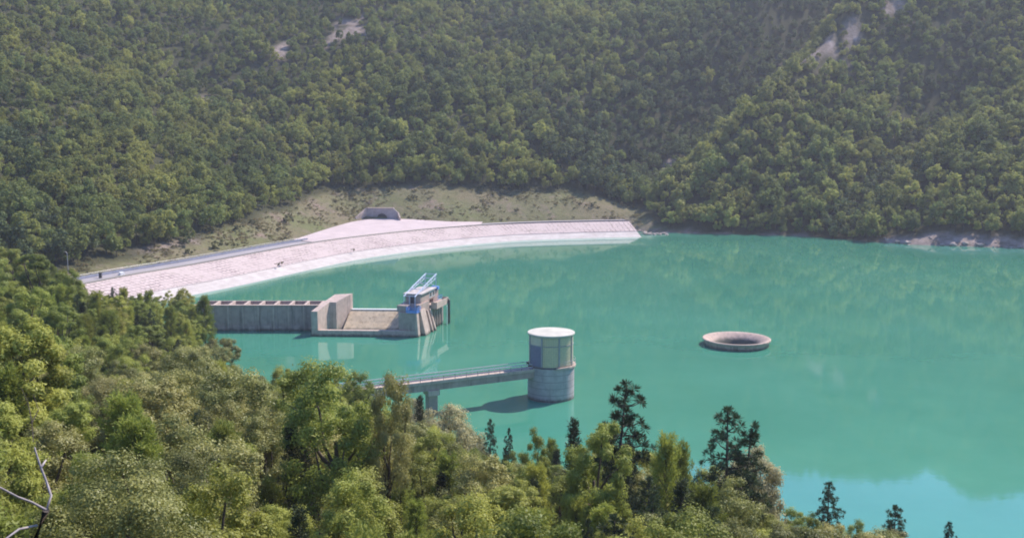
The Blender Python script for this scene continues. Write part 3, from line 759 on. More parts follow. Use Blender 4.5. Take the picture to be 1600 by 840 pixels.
def tubes_mesh(name, lines, mat, n=6):
    q = MB()
    for pts, r in lines: q.tube(pts, r, n)
    me = bpy.data.meshes.new(name); me.from_pydata(q.v, [], q.f); me.update(); me.materials.append(mat)
    me.polygons.foreach_set('use_smooth', [True]*len(me.polygons))
    return me

def wobble(a, b, n, amp):
    a, b = np.array(a, float), np.array(b, float)
    t = np.linspace(0, 1, n)[:, None]; p = a*(1-t)+b*t
    p[1:-1] += rng.normal(size=(n-2, 3))*amp
    return [tuple(x) for x in p]

def broadleaf(Hh=8.0, R=3.0, nclump=60, per=220, leaf=0.17, mat='oak', bark='bark', base=0.22, aspect=0.62, crad=(0.5, 0.95), nl=7):
    lob = unit(6); lob[:, 2] = np.abs(lob[:, 2])*0.8; la = rng.uniform(0.10, 0.34, 6)
    d = unit(nclump*3); d = d[d[:, 2] > -0.55][:nclump]
    k = np.clip(0.74+((np.clip(d@lob.T, 0, 1)**3)*la).sum(1), 0.6, 1.08)
    rr = (0.45+0.55*rng.random(len(d))**0.5)*k
    zc = Hh*(base+(1-base)*0.5); hz = Hh*(1-base)*0.5
    cc = np.c_[d[:, 0]*rr*R, d[:, 1]*rr*R, zc+d[:, 2]*rr*hz]
    cc[:, 2] *= Hh/max(cc[:, 2].max()+0.55, 0.1) if cc[:, 2].max()+0.55 > Hh else 1
    cr_ = rng.uniform(*crad, len(cc))*R/3.0*(1.16-0.42*np.clip(np.linalg.norm((cc-np.array([0, 0, zc]))/np.array([R, R, hz]), axis=1), 0, 1.2))
    m_ = np.repeat(np.arange(len(cc)), per)
    dd = unit(len(m_)); rad = cr_[m_]*(0.25+0.8*rng.random(len(m_))**0.75)*(0.8+0.4*np.abs(np.sin(dd[:, 0]*5+m_)*np.cos(dd[:, 2]*4+m_*1.7)))
    p = cc[m_]+dd*rad[:, None]*np.array([1.1, 1.1, 0.8])
    oc = p-np.array([0, 0, Hh*0.45]); oc /= np.linalg.norm(oc, axis=1)[:, None]
    nr = dd*0.9+oc*0.35+unit(len(m_))*0.6+np.array([0, 0, 0.2])
    v, f = leaf_cards(p, nr, leaf*rng.uniform(0.7, 1.25, len(m_)), aspect)
    tint = np.clip(rng.random(len(m_))*0.6+rng.random(len(cc))[m_]*0.5-0.05, 0, 1)
    cm = np_mesh('crown', v, f, M[mat], tint)
    lines = [(wobble((0, 0, -0.6), (rng.normal()*0.2, rng.normal()*0.2, Hh*0.62), 6, 0.09), list(np.linspace(0.2, 0.07, 6)*Hh/8))]
    for j in rng.choice(len(cc), min(nl, len(cc)), False):
        z0 = Hh*rng.uniform(0.2, 0.5); e = cc[j]
        lines.append((wobble((0, 0, z0), e, 5, 0.14), list(np.linspace(0.09, 0.025, 5)*Hh/8)))
    tm = tubes_mesh('trunk', lines, M[bark])
    return cm, tm

def softpine(Hh=9.0, R=2.4, n=46, per=170, mat='spine'):
    """young light-green pine: rounded cone of upright plumes"""
    V = []; T = []
    lines = [([(0, 0, -0.6), (0.06, 0, Hh*0.5), (0, 0, Hh*0.93)], [0.17, 0.10, 0.03])]
    for i in range(n):
        h = 0.10+0.88*(i+rng.random()*0.7)/n
        w_ = R*(1-h)**0.72*(0.6+0.45*rng.random())*1.15; an = i*2.399+rng.normal()*0.3
        d = np.array((math.cos(an), math.sin(an), 0))
        tip = d*w_+np.array((0, 0, min(Hh*h+0.45*w_, Hh-0.5)))
        st = np.array((0, 0, Hh*h*0.93))
        lines.append(([tuple(st), tuple((st+tip)/2+np.array((0, 0, -0.08))), tuple(tip)], [0.045, 0.03, 0.012]))
        nb = 5
        ax0 = d*0.55+np.array((0, 0, 0.9)); ax0 /= np.linalg.norm(ax0)
        for b in range(nb):
            c0 = st*(1-(b+1)/nb)+tip*(b+1)/nb if b else tip
            c0 = c0+rng.normal(size=3)*0.16*R/2.4
            m_ = per//nb; ln = rng.uniform(0.5, 1.0)
            tt = rng.random(m_)*ln
            base = c0+ax0*tt[:, None]+rng.normal(size=(m_, 3))*(0.17*(1.15-tt/ln*0.8))[:, None]
            dd = ax0*0.7+unit(m_)*0.75; dd /= np.linalg.norm(dd, axis=1)[:, None]
            v, _ = blades(base, dd, rng.uniform(0.2, 0.36, m_), rng.uniform(0.045, 0.075, m_)); V.append(v); T.append(np.clip(tt/ln*0.6+rng.random(m_)*0.5, 0, 1))
    # leading shoot
    m_ = 160; tt = rng.random(m_)*1.1; base = np.c_[rng.normal(size=m_)*0.10*(1.2-tt), rng.normal(size=m_)*0.10*(1.2-tt), Hh-1.25+tt]
    dd = unit(m_)*0.7+np.array((0, 0, 0.8)); dd /= np.linalg.norm(dd, axis=1)[:, None]
    v, _ = blades(base, dd, rng.uniform(0.15, 0.3, m_), np.full(m_, 0.05)); V.append(v); T.append(rng.random(m_))
    v = np.concatenate(V); f = np.arange(len(v)).reshape(-1, 4)
    return np_mesh('crown', v, f, M[mat], np.concatenate(T)), tubes_mesh('trunk', lines, M['bark'])

def darkpine(Hh=12.0, R=2.6, whorls=13, twin=False, sparse=0.0, mat='bpine', seed=0, lean=0.0, dens=1.0):
    """open dark pine: tiers of limbs, each ending in needle tufts, sky between them"""
    V = []; T = []; lines = []
    stems = [(0, 0, Hh, 1.0)]
    if twin: stems = [(-0.1, 0, Hh, 1.0), (1.45, 0.3, Hh*0.90, 0.75)]
    for sx_, sy_, hh, ws in stems:
        if sx_ < 0.5: st_line = [(0, 0, -0.8), (sx_*0.5, 0, hh*0.5), (sx_+lean, sy_, hh)]
        else: st_line = [(0, 0, hh*0.42), (sx_*0.8, sy_*0.7, hh*0.60), (sx_, sy_, hh)]
        lines.append((st_line, [0.20*ws, 0.12*ws, 0.03]))
        for i in range(whorls):
            h = 0.24+0.75*i/(whorls-1)
            if sx_ > 0.5 and h < 0.5: continue
            nbr = 4 if i < whorls-2 else 2
            for b in range(nbr):
                if rng.random() < sparse: continue
                L_ = R*ws*(1-h)**0.62*(0.55+0.6*rng.random()) + 0.12
                an = b*6.283/nbr+i*0.9+rng.normal()*0.35
                k = np.interp(h, [0.24, 0.42, 0.5, 0.6, 1.0], [0, 0, 0.55, 0.8, 1.0]) if sx_ > 0.5 else h
                ox = sx_*k+(lean*h if sx_ < 0.5 else 0); oy = sy_*k
                s0 = np.array((ox, oy, hh*h)); d = np.array((math.cos(an), math.sin(an), 0))
                e = s0+d*L_+np.array((0, 0, L_*rng.uniform(0.05, 0.5)))
                lines.append(([tuple(s0), tuple((s0+e)/2+np.array((0, 0, -0.1*L_))), tuple(e)], [0.05*ws, 0.035*ws, 0.015]))
                nt_ = max(2, int(L_*3.1*dens))
                for q_ in range(nt_):
                    fr = 1-0.62*(q_/nt_)**1.0 if nt_ > 1 else 1
                    c0 = s0*(1-fr)+e*fr+rng.normal(size=3)*0.20*min(L_, 1.2)+np.array((0, 0, 0.10))
                    m_ = int(50*dens); tr_ = rng.uniform(0.24, 0.40)
                    dd = unit(m_)*1.0+np.array((0, 0, 0.45))+d*0.25; dd /= np.linalg.norm(dd, axis=1)[:, None]
                    v, _ = blades(c0+dd*0.03, dd, tr_*rng.uniform(0.8, 1.35, m_), np.full(m_, 0.05)); V.append(v); T.append(np.full(m_, rng.random()*0.6)+rng.random(m_)*0.4)
        m_ = 120; tt = rng.random(m_); base = np.c_[sx_+(lean if sx_ < 0.5 else 0)+rng.normal(size=m_)*0.06, sy_+rng.normal(size=m_)*0.06, hh-0.75+tt*0.7]
        dd = unit(m_)*0.8+np.array((0, 0, 0.6)); dd /= np.linalg.norm(dd, axis=1)[:, None]
        v, _ = blades(base, dd, (1.15-tt)*0.34, np.full(m_, 0.05)); V.append(v); T.append(rng.random(m_))
    v = np.concatenate(V); f = np.arange(len(v)).reshape(-1, 4)
    return np_mesh('crown', v, f, M[mat], np.concatenate(T)), tubes_mesh('trunk', lines, M['darkbark'])

def fir(Hh=9.0, R=1.3, n=90, mat='fir'):
    V = []; T = []; lines = [([(0, 0, -0.6), (0, 0, Hh*0.95)], [0.14, 0.03])]
    for i in range(n):
        h = 0.08+0.9*i/n; L_ = R*(1-h)**0.8*(0.55+0.6*rng.random())+0.1; an = i*2.399
        d = np.array((math.cos(an), math.sin(an), rng.uniform(0.15, 0.6))); m_ = 60
        fr = rng.random(m_)**0.7
        base = np.array((0, 0, Hh*h))+d*L_*fr[:, None]+rng.normal(size=(m_, 3))*0.09
        dd = d*0.6+unit(m_)*0.7+np.array((0, 0, 0.25)); dd /= np.linalg.norm(dd, axis=1)[:, None]
        v, _ = blades(base, dd, rng.uniform(0.16, 0.32, m_), np.full(m_, 0.055)); V.append(v); T.append(np.full(m_, rng.random()*0.6)+rng.random(m_)*0.4)
        lines.append(([(0, 0, Hh*h), tuple(np.array((0, 0, Hh*h))+d*L_)], [0.025, 0.008]))
    v = np.concatenate(V); f = np.arange(len(v)).reshape(-1, 4)
    return np_mesh('crown', v, f, M[mat], np.concatenate(T)), tubes_mesh('trunk', lines, M['darkbark'], 4)

def far_tree(Hh, R, ncl, per, leaf, dens=1.0, mat='far', trunk=True):
    lob = unit(5); lob[:, 2] = np.abs(lob[:, 2]); la = rng.uniform(0.1, 0.45, 5)
    d = unit(ncl*3); d = d[d[:, 2] > -0.5][:ncl]
    k = 0.75+((np.clip(d@lob.T, 0, 1)**3)*la).sum(1)
    rr = (0.5+0.5*rng.random(len(d))**0.5)*k
    cc = np.c_[d[:, 0]*rr*R, d[:, 1]*rr*R, Hh*0.55+d[:, 2]*rr*Hh*0.45]
    m_ = np.repeat(np.arange(len(cc)), per); dd = unit(len(m_))
    p = cc[m_]+dd*(rng.uniform(0.6, 1.05, len(cc))[m_]*(0.5+0.5*rng.random(len(m_)))*R/2.6)[:, None]
    nr = dd*0.9+unit(len(m_))*0.7+np.array((0, 0, 0.2))
    v, f = leaf_cards(p, nr, leaf*rng.uniform(0.7, 1.3, len(m_)), 0.75)
    tint = np.clip(rng.random(len(m_))*0.55+rng.random(len(cc))[m_]*0.5-0.05, 0, 1)
    me = np_mesh('broadleaf_tree', v, f, M[mat], tint)
    if trunk:                                                # slim trunk joined in: too far off to be a part
        q = MB(); q.tube([(0, 0, -0.8), (0.1, 0, Hh*0.6)], [0.16, 0.08], 5)
        nv, nf = len(v), len(f)
        vv_ = np.concatenate([v, np.array([tuple(x) for x in q.v])]); qf = np.array([x for x in q.f if len(x) == 4])+nv
        bpy.data.meshes.remove(me)
        me = np_mesh('broadleaf_tree', vv_, np.concatenate([f, qf]), M[mat], np.r_[tint, np.zeros(len(qf))])
        me.materials.append(M['darkbark']); mi = np.zeros(nf+len(qf), np.int32); mi[nf:] = 1; me.polygons.foreach_set('material_index', mi)
    return me

# ------------------------------------------------------------------ the far wood
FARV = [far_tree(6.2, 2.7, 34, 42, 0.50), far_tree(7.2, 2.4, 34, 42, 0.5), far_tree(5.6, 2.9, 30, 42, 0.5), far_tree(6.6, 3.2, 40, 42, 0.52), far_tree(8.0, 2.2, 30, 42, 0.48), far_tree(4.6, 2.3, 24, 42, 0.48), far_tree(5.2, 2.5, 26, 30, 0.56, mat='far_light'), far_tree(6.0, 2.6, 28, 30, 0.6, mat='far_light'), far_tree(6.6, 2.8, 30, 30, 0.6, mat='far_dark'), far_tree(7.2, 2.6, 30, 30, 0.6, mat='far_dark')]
sp_ = 3.95
cx, cy = np.meshgrid(np.arange(-480, 620, sp_), np.arange(225, 1080, sp_))
cx = cx.ravel()+rng.uniform(-0.42, 0.42, cx.size)*sp_; cy = cy.ravel()+rng.uniform(-0.42, 0.42, cy.size)*sp_
keep = (np.abs(cx) < 0.56*cy+12)
cx, cy = cx[keep], cy[keep]
cz, csd = ground_z(cx, cy)
ee = edge_s(cx, cy)
clear_r = np.where(cx > 75, 0, ee)
k_ = (csd > np.maximum(clear_r, np.where(cx > 60, 1.0, 3.0))) & (scar(cx, cy) < 0.35+0.6*(rng.random(len(cx)) < 0.25)) & (rocky(cx, cy, csd) < 0.5)
k_ &= rng.random(len(cx)) > 0.05
k_ &= np.hypot(cx+52, cy-440) > 11
cx, cy, cz, csd, ee = cx[k_], cy[k_], cz[k_], csd[k_], clear_r[k_]
dist = np.hypot(cx, cy)
size = (0.52+0.85*rng.random(len(cx))**1.7)*np.interp(csd-ee, [0, 15, 70, 200, 420], [1.02, 1.08, 0.90, 0.76, 0.70])*(1+vnoise(cx, cy, 45, 61)*0.35)
var = rng.integers(0, 6, len(cx))
sa_, su_ = spur_uv(cx, cy)
pal = (sa_ > 5)*np.exp(-((su_+2)/16)**2)*0.95 + np.clip(vnoise(cx, cy, 38, 81)*3-0.55, 0, 0.6)*(cx < 20)  # crest trees coloured as if sunlit, plus random pale patches to the left
drk = (sa_ > 5)*((su_ > 22) & (su_ < 95))*np.exp(-((su_-50)/38)**2)*0.95 + np.exp(-((-(cx-128)*0.80+(cy-425)*0.60)/10)**2)*0.7*(cx > 120) + np.clip(vnoise(cx, cy, 30, 82)*3-0.6, 0, 0.5)*(cx < 20)  # gully trees coloured as if shaded, plus random dark patches to the left
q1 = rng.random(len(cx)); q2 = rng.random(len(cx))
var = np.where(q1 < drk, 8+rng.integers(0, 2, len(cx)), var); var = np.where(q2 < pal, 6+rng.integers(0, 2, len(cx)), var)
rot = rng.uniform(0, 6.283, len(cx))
px_, py_ = pix(cx, cy, cz)
vis = (px_ > -10) & (px_ < 1610) & (py_ < 480)
# the row that shows largest, at the foot of the wood, is built tree by tree
front = np.where(vis & (csd-ee < 15))[0]
front = front[np.argsort(dist[front]*1.0)][:270]
isf = np.zeros(len(cx), bool); isf[front] = True
SKIP_FRONT = {1, 2, 30, 31, 43, 44, 46, 63, 112, 115, 122, 204, 246}
for fi_, i in enumerate(front):
    if fi_ in SKIP_FRONT: continue
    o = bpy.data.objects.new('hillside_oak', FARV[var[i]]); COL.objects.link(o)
    o.location = (cx[i], cy[i], cz[i]); o.rotation_euler = (0, 0, rot[i]); s_ = size[i]; o.scale = (s_*1.04, s_*1.04, s_)
    if cx[i] < -66: lab, gp = 'round oak in the front row of the wood behind the left dam road', 'oaks of the front row behind the dam road'
    elif cx[i] < 60: lab, gp = 'round oak at the upper edge of the dry grassy slope behind the plaza', 'oaks along the top of the grassy slope'
    elif px_[i] < 1330: lab, gp = 'round oak on the water\'s edge right of the dam\'s far end', 'oaks on the shore beside the dam end'
    else: lab, gp = 'round oak above the bare rocky bank at the right edge of the lake', 'oaks above the rocky bank'
    tag(o, lab, 'tree', gp)
src = bpy.data.collections.new('far_tree_kinds')
for k, me_ in enumerate(FARV):
    o = bpy.data.objects.new('far_kind_%d' % k, me_); src.objects.link(o)
r_ = ~isf
fw = bpy.data.meshes.new('forest'); fw.vertices.add(int(r_.sum())); fw.vertices.foreach_set('co', np.stack([cx, cy, cz], -1)[r_].astype(np.float32).ravel())
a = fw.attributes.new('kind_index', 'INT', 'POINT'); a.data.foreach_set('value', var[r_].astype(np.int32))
a = fw.attributes.new('turn', 'FLOAT_VECTOR', 'POINT'); a.data.foreach_set('vector', np.c_[np.zeros(r_.sum()), np.zeros(r_.sum()), rot[r_]].astype(np.float32).ravel())
a = fw.attributes.new('size', 'FLOAT_VECTOR', 'POINT'); a.data.foreach_set('vector', np.c_[size[r_]*1.04, size[r_]*1.04, size[r_]].astype(np.float32).ravel())
fo = bpy.data.objects.new('forest', fw); COL.objects.link(fo)
tag(fo, 'dense green oak wood covering the whole hillside behind the lake', 'forest', kind='stuff')
ng = bpy.data.node_groups.new('forest_trees', 'GeometryNodeTree')
ng.interface.new_socket('Geometry', in_out='INPUT', socket_type='NodeSocketGeometry'); ng.interface.new_socket('Geometry', in_out='OUTPUT', socket_type='NodeSocketGeometry')
gi = ng.nodes.new('NodeGroupInput'); go = ng.nodes.new('NodeGroupOutput'); ip = ng.nodes.new('GeometryNodeInstanceOnPoints'); ci_ = ng.nodes.new('GeometryNodeCollectionInfo')
ci_.inputs['Collection'].default_value = src; ci_.inputs['Separate Children'].default_value = True; ci_.inputs['Reset Children'].default_value = True
def named(nm, typ):
    n = ng.nodes.new('GeometryNodeInputNamedAttribute'); n.data_type = typ; n.inputs['Name'].default_value = nm
    return n.outputs['Attribute']
ng.links.new(gi.outputs[0], ip.inputs['Points']); ng.links.new(ci_.outputs[0], ip.inputs['Instance']); ip.inputs['Pick Instance'].default_value = True
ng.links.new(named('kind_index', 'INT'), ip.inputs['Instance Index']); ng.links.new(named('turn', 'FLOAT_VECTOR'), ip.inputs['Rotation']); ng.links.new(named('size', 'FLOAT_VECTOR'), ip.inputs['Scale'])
ng.links.new(ip.outputs[0], go.inputs[0])
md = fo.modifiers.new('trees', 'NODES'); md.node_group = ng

# small bushes on the grassy slope and the dam face
BV = [far_tree(1.3, 0.9, 9, 22, 0.30, mat='bush', trunk=False) for _ in range(3)]
for b_ in BV: b_.name = 'bush'
r9 = np.random.default_rng(77)
nb_ = 0
for _ in range(4000):
    if nb_ >= 46: break
    x, y = r9.uniform(-118, 52), r9.uniform(275, 500)
    z, s_ = ground_z(np.array([x]), np.array([y])); s_ = s_[0]; e_ = edge_s(np.array([x]), np.array([y]))[0]
    if not (1.5 < s_ < e_-0.5) or r9.random() > (0.9 if x < -70 else 0.35): continue
    if math.hypot(x+52, y-438) < 9: continue
    o = bpy.data.objects.new('bush', BV[nb_ % 3]); COL.objects.link(o); o.location = (x, y, z[0]-0.1)
    k = 0.45+1.5*r9.random()**2*(1.25 if x < -75 else 0.9); o.scale = (k*1.1, k*1.1, k); o.rotation_euler.z = r9.uniform(0, 6)
    if x < -60: tag(o, 'small dark bush dotted over the dry slope left of the tunnel portal', 'bush', 'bushes left of the portal')
    else: tag(o, 'small dark bush dotted over the dry slope right of the tunnel portal', 'bush', 'bushes right of the portal')
    nb_ += 1
for px, py in ((434, 415), (440, 413), (536, 388), (552, 392)):
    p = P(px, py, 2.2)
    o = bpy.data.objects.new('bush', BV[nb_ % 3]); COL.objects.link(o); o.location = (p.x, p.y, 2.1); o.scale = (0.8, 0.8, 0.7); nb_ += 1
    tag(o, 'small weedy bush growing on the stone face of the dam above the white band', 'bush', 'weeds on the dam face')

# dry scrub and grass tufts over the slope: too many to count
TV = [far_tree(0.75, 0.75, 7, 16, 0.26, mat='scrub', trunk=False) for _ in range(3)]
tsrc = bpy.data.collections.new('tuft_kinds')
for k, me_ in enumerate(TV): tsrc.objects.link(bpy.data.objects.new('tuft_kind_%d' % k, me_))
tx = r9.uniform(-122, 56, 26000); ty = r9.uniform(270, 505, 26000)
tz, ts_ = ground_z(tx, ty); te_ = edge_s(tx, ty)
tk = (ts_ > 0.7) & (ts_ < te_+2) & (np.hypot(tx+52, ty-438) > 8) & (r9.random(len(tx)) < np.clip(0.30+vnoise(tx, ty, 9, 91)*1.8, 0.03, 1))
tx, ty, tz = tx[tk], ty[tk], tz[tk]; nt2 = len(tx)
tm2 = bpy.data.meshes.new('dry_scrub'); tm2.vertices.add(nt2); tm2.vertices.foreach_set('co', np.stack([tx, ty, tz-0.08], -1).astype(np.float32).ravel())
a = tm2.attributes.new('kind_index', 'INT', 'POINT'); a.data.foreach_set('value', r9.integers(0, 3, nt2).astype(np.int32))
a = tm2.attributes.new('turn', 'FLOAT_VECTOR', 'POINT'); a.data.foreach_set('vector', np.c_[np.zeros(nt2), np.zeros(nt2), r9.uniform(0, 6.28, nt2)].astype(np.float32).ravel())
sz = 0.35+0.9*r9.random(nt2)**2.2
a = tm2.attributes.new('size', 'FLOAT_VECTOR', 'POINT'); a.data.foreach_set('vector', np.c_[sz*1.3, sz*1.3, sz*0.8].astype(np.float32).ravel())
to2 = bpy.data.objects.new('dry_scrub', tm2); COL.objects.link(to2); tag(to2, 'dry grass and low scrub over the cleared slope', 'scrub', kind='stuff')
ng2 = ng.copy(); ng2.name = 'scrub_tufts'
for n_ in ng2.nodes:
    if n_.bl_idname == 'GeometryNodeCollectionInfo': n_.inputs['Collection'].default_value = tsrc
md = to2.modifiers.new('tufts', 'NODES'); md.node_group = ng2

# boulders on the bare bank at the right edge
def boulder():
    bm_ = __import__('bmesh').new(); __import__('bmesh').ops.create_icosphere(bm_, subdivisions=2, radius=1.0)
    for vv2 in bm_.verts:
        d = vv2.co.normalized(); vv2.co = Vector((d.x*1.2, d.y, d.z*0.75))*(0.72+0.5*random.random())
    me2 = bpy.data.meshes.new('boulder'); bm_.to_mesh(me2); bm_.free(); me2.materials.append(M['rock']); return me2
BM_ = [boulder() for _ in range(4)]
nb2 = 0
for _ in range(3000):
    if nb2 >= 46: break
    x, y = r9.uniform(142, 215), r9.uniform(340, 425); z, s2 = ground_z(np.array([x]), np.array([y])); s2 = s2[0]
    if not (-0.4 < s2 < 6.5) or r9.random() > math.exp(-s2/2.2): continue
    o = bpy.data.objects.new('boulder', BM_[nb2 % 4]); COL.objects.link(o); k = 0.35+1.1*r9.random()**2.5
    o.location = (x, y, z[0]+k*0.15); o.scale = (k, k, k); o.rotation_euler = (0, 0, r9.uniform(0, 6.28)); nb2 += 1
    tag(o, 'pale pinkish boulder on the bare bank at the right edge of the lake', 'boulder', 'boulders on the right bank')

for k2, (px, py) in enumerate(((1003, 365), (1008, 363), (1012, 366), (1016, 364), (1021, 366), (1026, 364.5), (1031, 366), (1037, 365), (1042, 366.5), (1000, 361), (1006, 359), (1014, 361))):
    p = P(px, py, 0.1); o = bpy.data.objects.new('boulder', BM_[k2 % 4]); COL.objects.link(o)
    o.location = p; k = 0.6+0.5*((k2*7) % 5)/4; o.scale = (k*1.5, k, k*0.8); o.rotation_euler.z = k2*1.3
    tag(o, 'pale rock in the low spit where the dam meets the right shore', 'boulder', 'rocks at the dam end')

# ------------------------------------------------------------------ the near bank
K = {}
K['oak_near'] = [broadleaf(8.0, 2.4, 64, 880, 0.08, 'oak', base=0.04, crad=(0.6, 1.15)) for _ in range(2)]
K['oak'] = [broadleaf(9.0, 2.45, 58, 380, 0.13, 'oak', base=0.08, crad=(0.6, 1.2)) for _ in range(3)]
K['broad'] = [broadleaf(9.5, 2.1, 58, 380, 0.125, 'broad', base=0.06, crad=(0.6, 1.2)) for _ in range(3)]
K['open_oak'] = [broadleaf(8.0, 3.1, 52, 260, 0.15, 'oak', 'darkbark', base=0.3, crad=(0.4, 0.7), nl=16)]
K['spine'] = [softpine(9.0, 2.2, 54, 230), softpine(9.0, 1.8, 50, 230), softpine(10.5, 2.6, 64, 240)]
K['rpine'] = [broadleaf(11.0, 2.6, 70, 420, 0.24, 'spine', base=0.05, aspect=0.30, crad=(0.55, 1.0)), broadleaf(10.0, 2.3, 60, 420, 0.24, 'spine', base=0.05, aspect=0.30, crad=(0.55, 1.0))]
K['dpine'] = [darkpine(12, 2.9, 16, dens=1.0, sparse=0.08), darkpine(11, 2.5, 15, sparse=0.15, dens=1.0)]
K['twin'] = [darkpine(12, 3.1, 16, twin=True, sparse=0.16, dens=0.95)]
K['open_pine'] = [darkpine(12, 2.8, 16, sparse=0.18, lean=0.5, dens=1.05)]
K['fir'] = [fir(), fir(9.5, 1.6)]
K['tan'] = [broadleaf(5.5, 2.6, 60, 230, 0.15, 'tan', base=0.08)]
K['shrub'] = [broadleaf(3.0, 1.9, 40, 330, 0.12, 'broad', base=0.0, crad=(0.5, 0.9), nl=4), broadleaf(3.0, 1.7, 40, 330, 0.12, 'oak', base=0.0, crad=(0.5, 0.9), nl=4)]
HT = {k: [float(max(v.co.z for v in cm.vertices)) for cm, tm in l] for k, l in K.items()}
WORD = dict(oak_near=('oak_tree', 'small leaved glinting oak'), oak=('oak_tree', 'grey green oak'), broad=('broadleaf_tree', 'yellow green broadleaf tree'),
            open_oak=('oak_tree', 'dark limbed open oak'), spine=('pine_tree', 'soft light green pine'), dpine=('pine_tree', 'dark open pine'), rpine=('pine_tree', 'soft rounded pine'), twin=('pine_tree', 'tall dark pine with two tops'),
            open_pine=('pine_tree', 'sparse dark pine leaning right'), fir=('fir_tree', 'narrow dark fir'), tan=('shrub', 'tan feathery shrub'), shrub=('shrub', 'low green shrub'))
PLACED = []
SKIP_NEAR = {42, 97, 98, 99, 105, 113, 114, 122, 123, 124, 132, 133, 134, 145, 146, 153, 154, 155, 156, 167, 168, 169, 180, 181, 182, 194, 196, 197, 198, 199, 203, 212, 213, 214, 215, 223, 224, 225, 237, 238, 239, 240, 241, 242, 251, 254, 257, 258, 259, 260, 265, 271, 272, 274, 275, 276, 277, 278, 279, 285, 290, 291, 292, 295, 300, 301, 302, 306, 307, 309, 310, 311, 312, 315, 316, 322, 323, 324, 325, 326, 329, 330, 334, 338, 340, 342, 345, 346, 347, 352, 353, 354, 355, 356, 358, 359, 360, 364, 365, 366, 369, 370, 376, 379, 380, 381, 383, 388, 391, 397, 398, 399, 400, 405, 406, 407, 413, 414, 420, 422, 423, 424, 427, 429, 430, 431, 432, 436, 437, 439, 444, 445, 446, 447, 452, 453, 460, 461, 465, 469, 470, 473, 474, 475, 476, 478, 480, 481, 484, 485, 486, 488, 491, 493, 494, 495, 496, 497, 498, 499, 501, 502, 503, 505, 507, 508, 509, 510, 512, 513, 515, 516, 517, 518, 519, 520, 523, 524, 525, 526, 529, 530, 531, 532, 533, 534, 535, 537, 538, 539, 540, 541, 543, 544, 545, 546, 547, 551, 552, 553, 554, 555, 556, 557, 558, 559}  # wholly hidden behind others: left out
def bz(x, y): return float(bank_z(np.array([x]), np.array([y]))[0])
def put(kind, x, y, z, h, wid=1.0, px=None, py=None, label=None):
    i_ = len(PLACED)
    if i_ in SKIP_NEAR:
        PLACED.append(dict(o=None, kind=kind, px=px, py=py, h=h, x=x, y=y, label=label)); random.uniform(0, 6.28); return None
    j = len(PLACED) % len(K[kind]); cm, tm = K[kind][j]
    nm = WORD[kind][0]
    o = thing(nm, None, 'shrub' if kind in ('tan', 'shrub') else 'tree', (x, y, z), random.uniform(0, 6.28) if kind not in ('twin', 'open_pine') else 0.0)
    k = h/HT[kind][j]; kw = wid*(k if kind in ('spine', 'fir', 'dpine', 'twin', 'open_pine') else 0.35+0.65*k)
    o.scale = (kw, kw, k)
    for nm2, me_ in (('crown', cm), ('trunk', tm)):
        c = bpy.data.objects.new(nm2, me_); COL.objects.link(c); c.parent = o
    PLACED.append(dict(o=o, kind=kind, px=px, py=py, h=h, x=x, y=y, label=label))
    return o
def at_apex(kind, px, py, h, wid=1.0, label=None, ymax=None):
    """stand a tree of height h on the bank so that its top shows at (px,py)"""
    a = (px-800)/F; b = -(py-420)/F
    d = Vector((a, math.cos(PIT)+b*math.sin(PIT), -math.sin(PIT)+b*math.cos(PIT)))
    tr = []
    for y in np.arange(44 if px < 350 else (66 if kind == 'tan' else 56), 290, 0.5):
        if ymax and y > ymax: break
        t_ = y/d.y; x = d.x*t_; z = H+d.z*t_
        if y > np.interp(x, SH_X, SH_Y)-1: break
        hh = z-bz(x, y)
        tr.append((x, y, z, hh))
    me_ = min(abs(q_[3]-h) for q_ in tr)
    best = [q_ for q_ in tr if abs(q_[3]-h) <= me_+0.15][-1]
    x, y, z, hh = best
    hh = min(max(hh, h*0.6), h*1.5)
    return put(kind, x, y, z-hh if abs(z-hh-bz(x, y)) < 2.5 else bz(x, y)-0.2, hh if abs(z-hh-bz(x, y)) < 2.5 else z-bz(x, y)+0.2, wid, px, py, label)

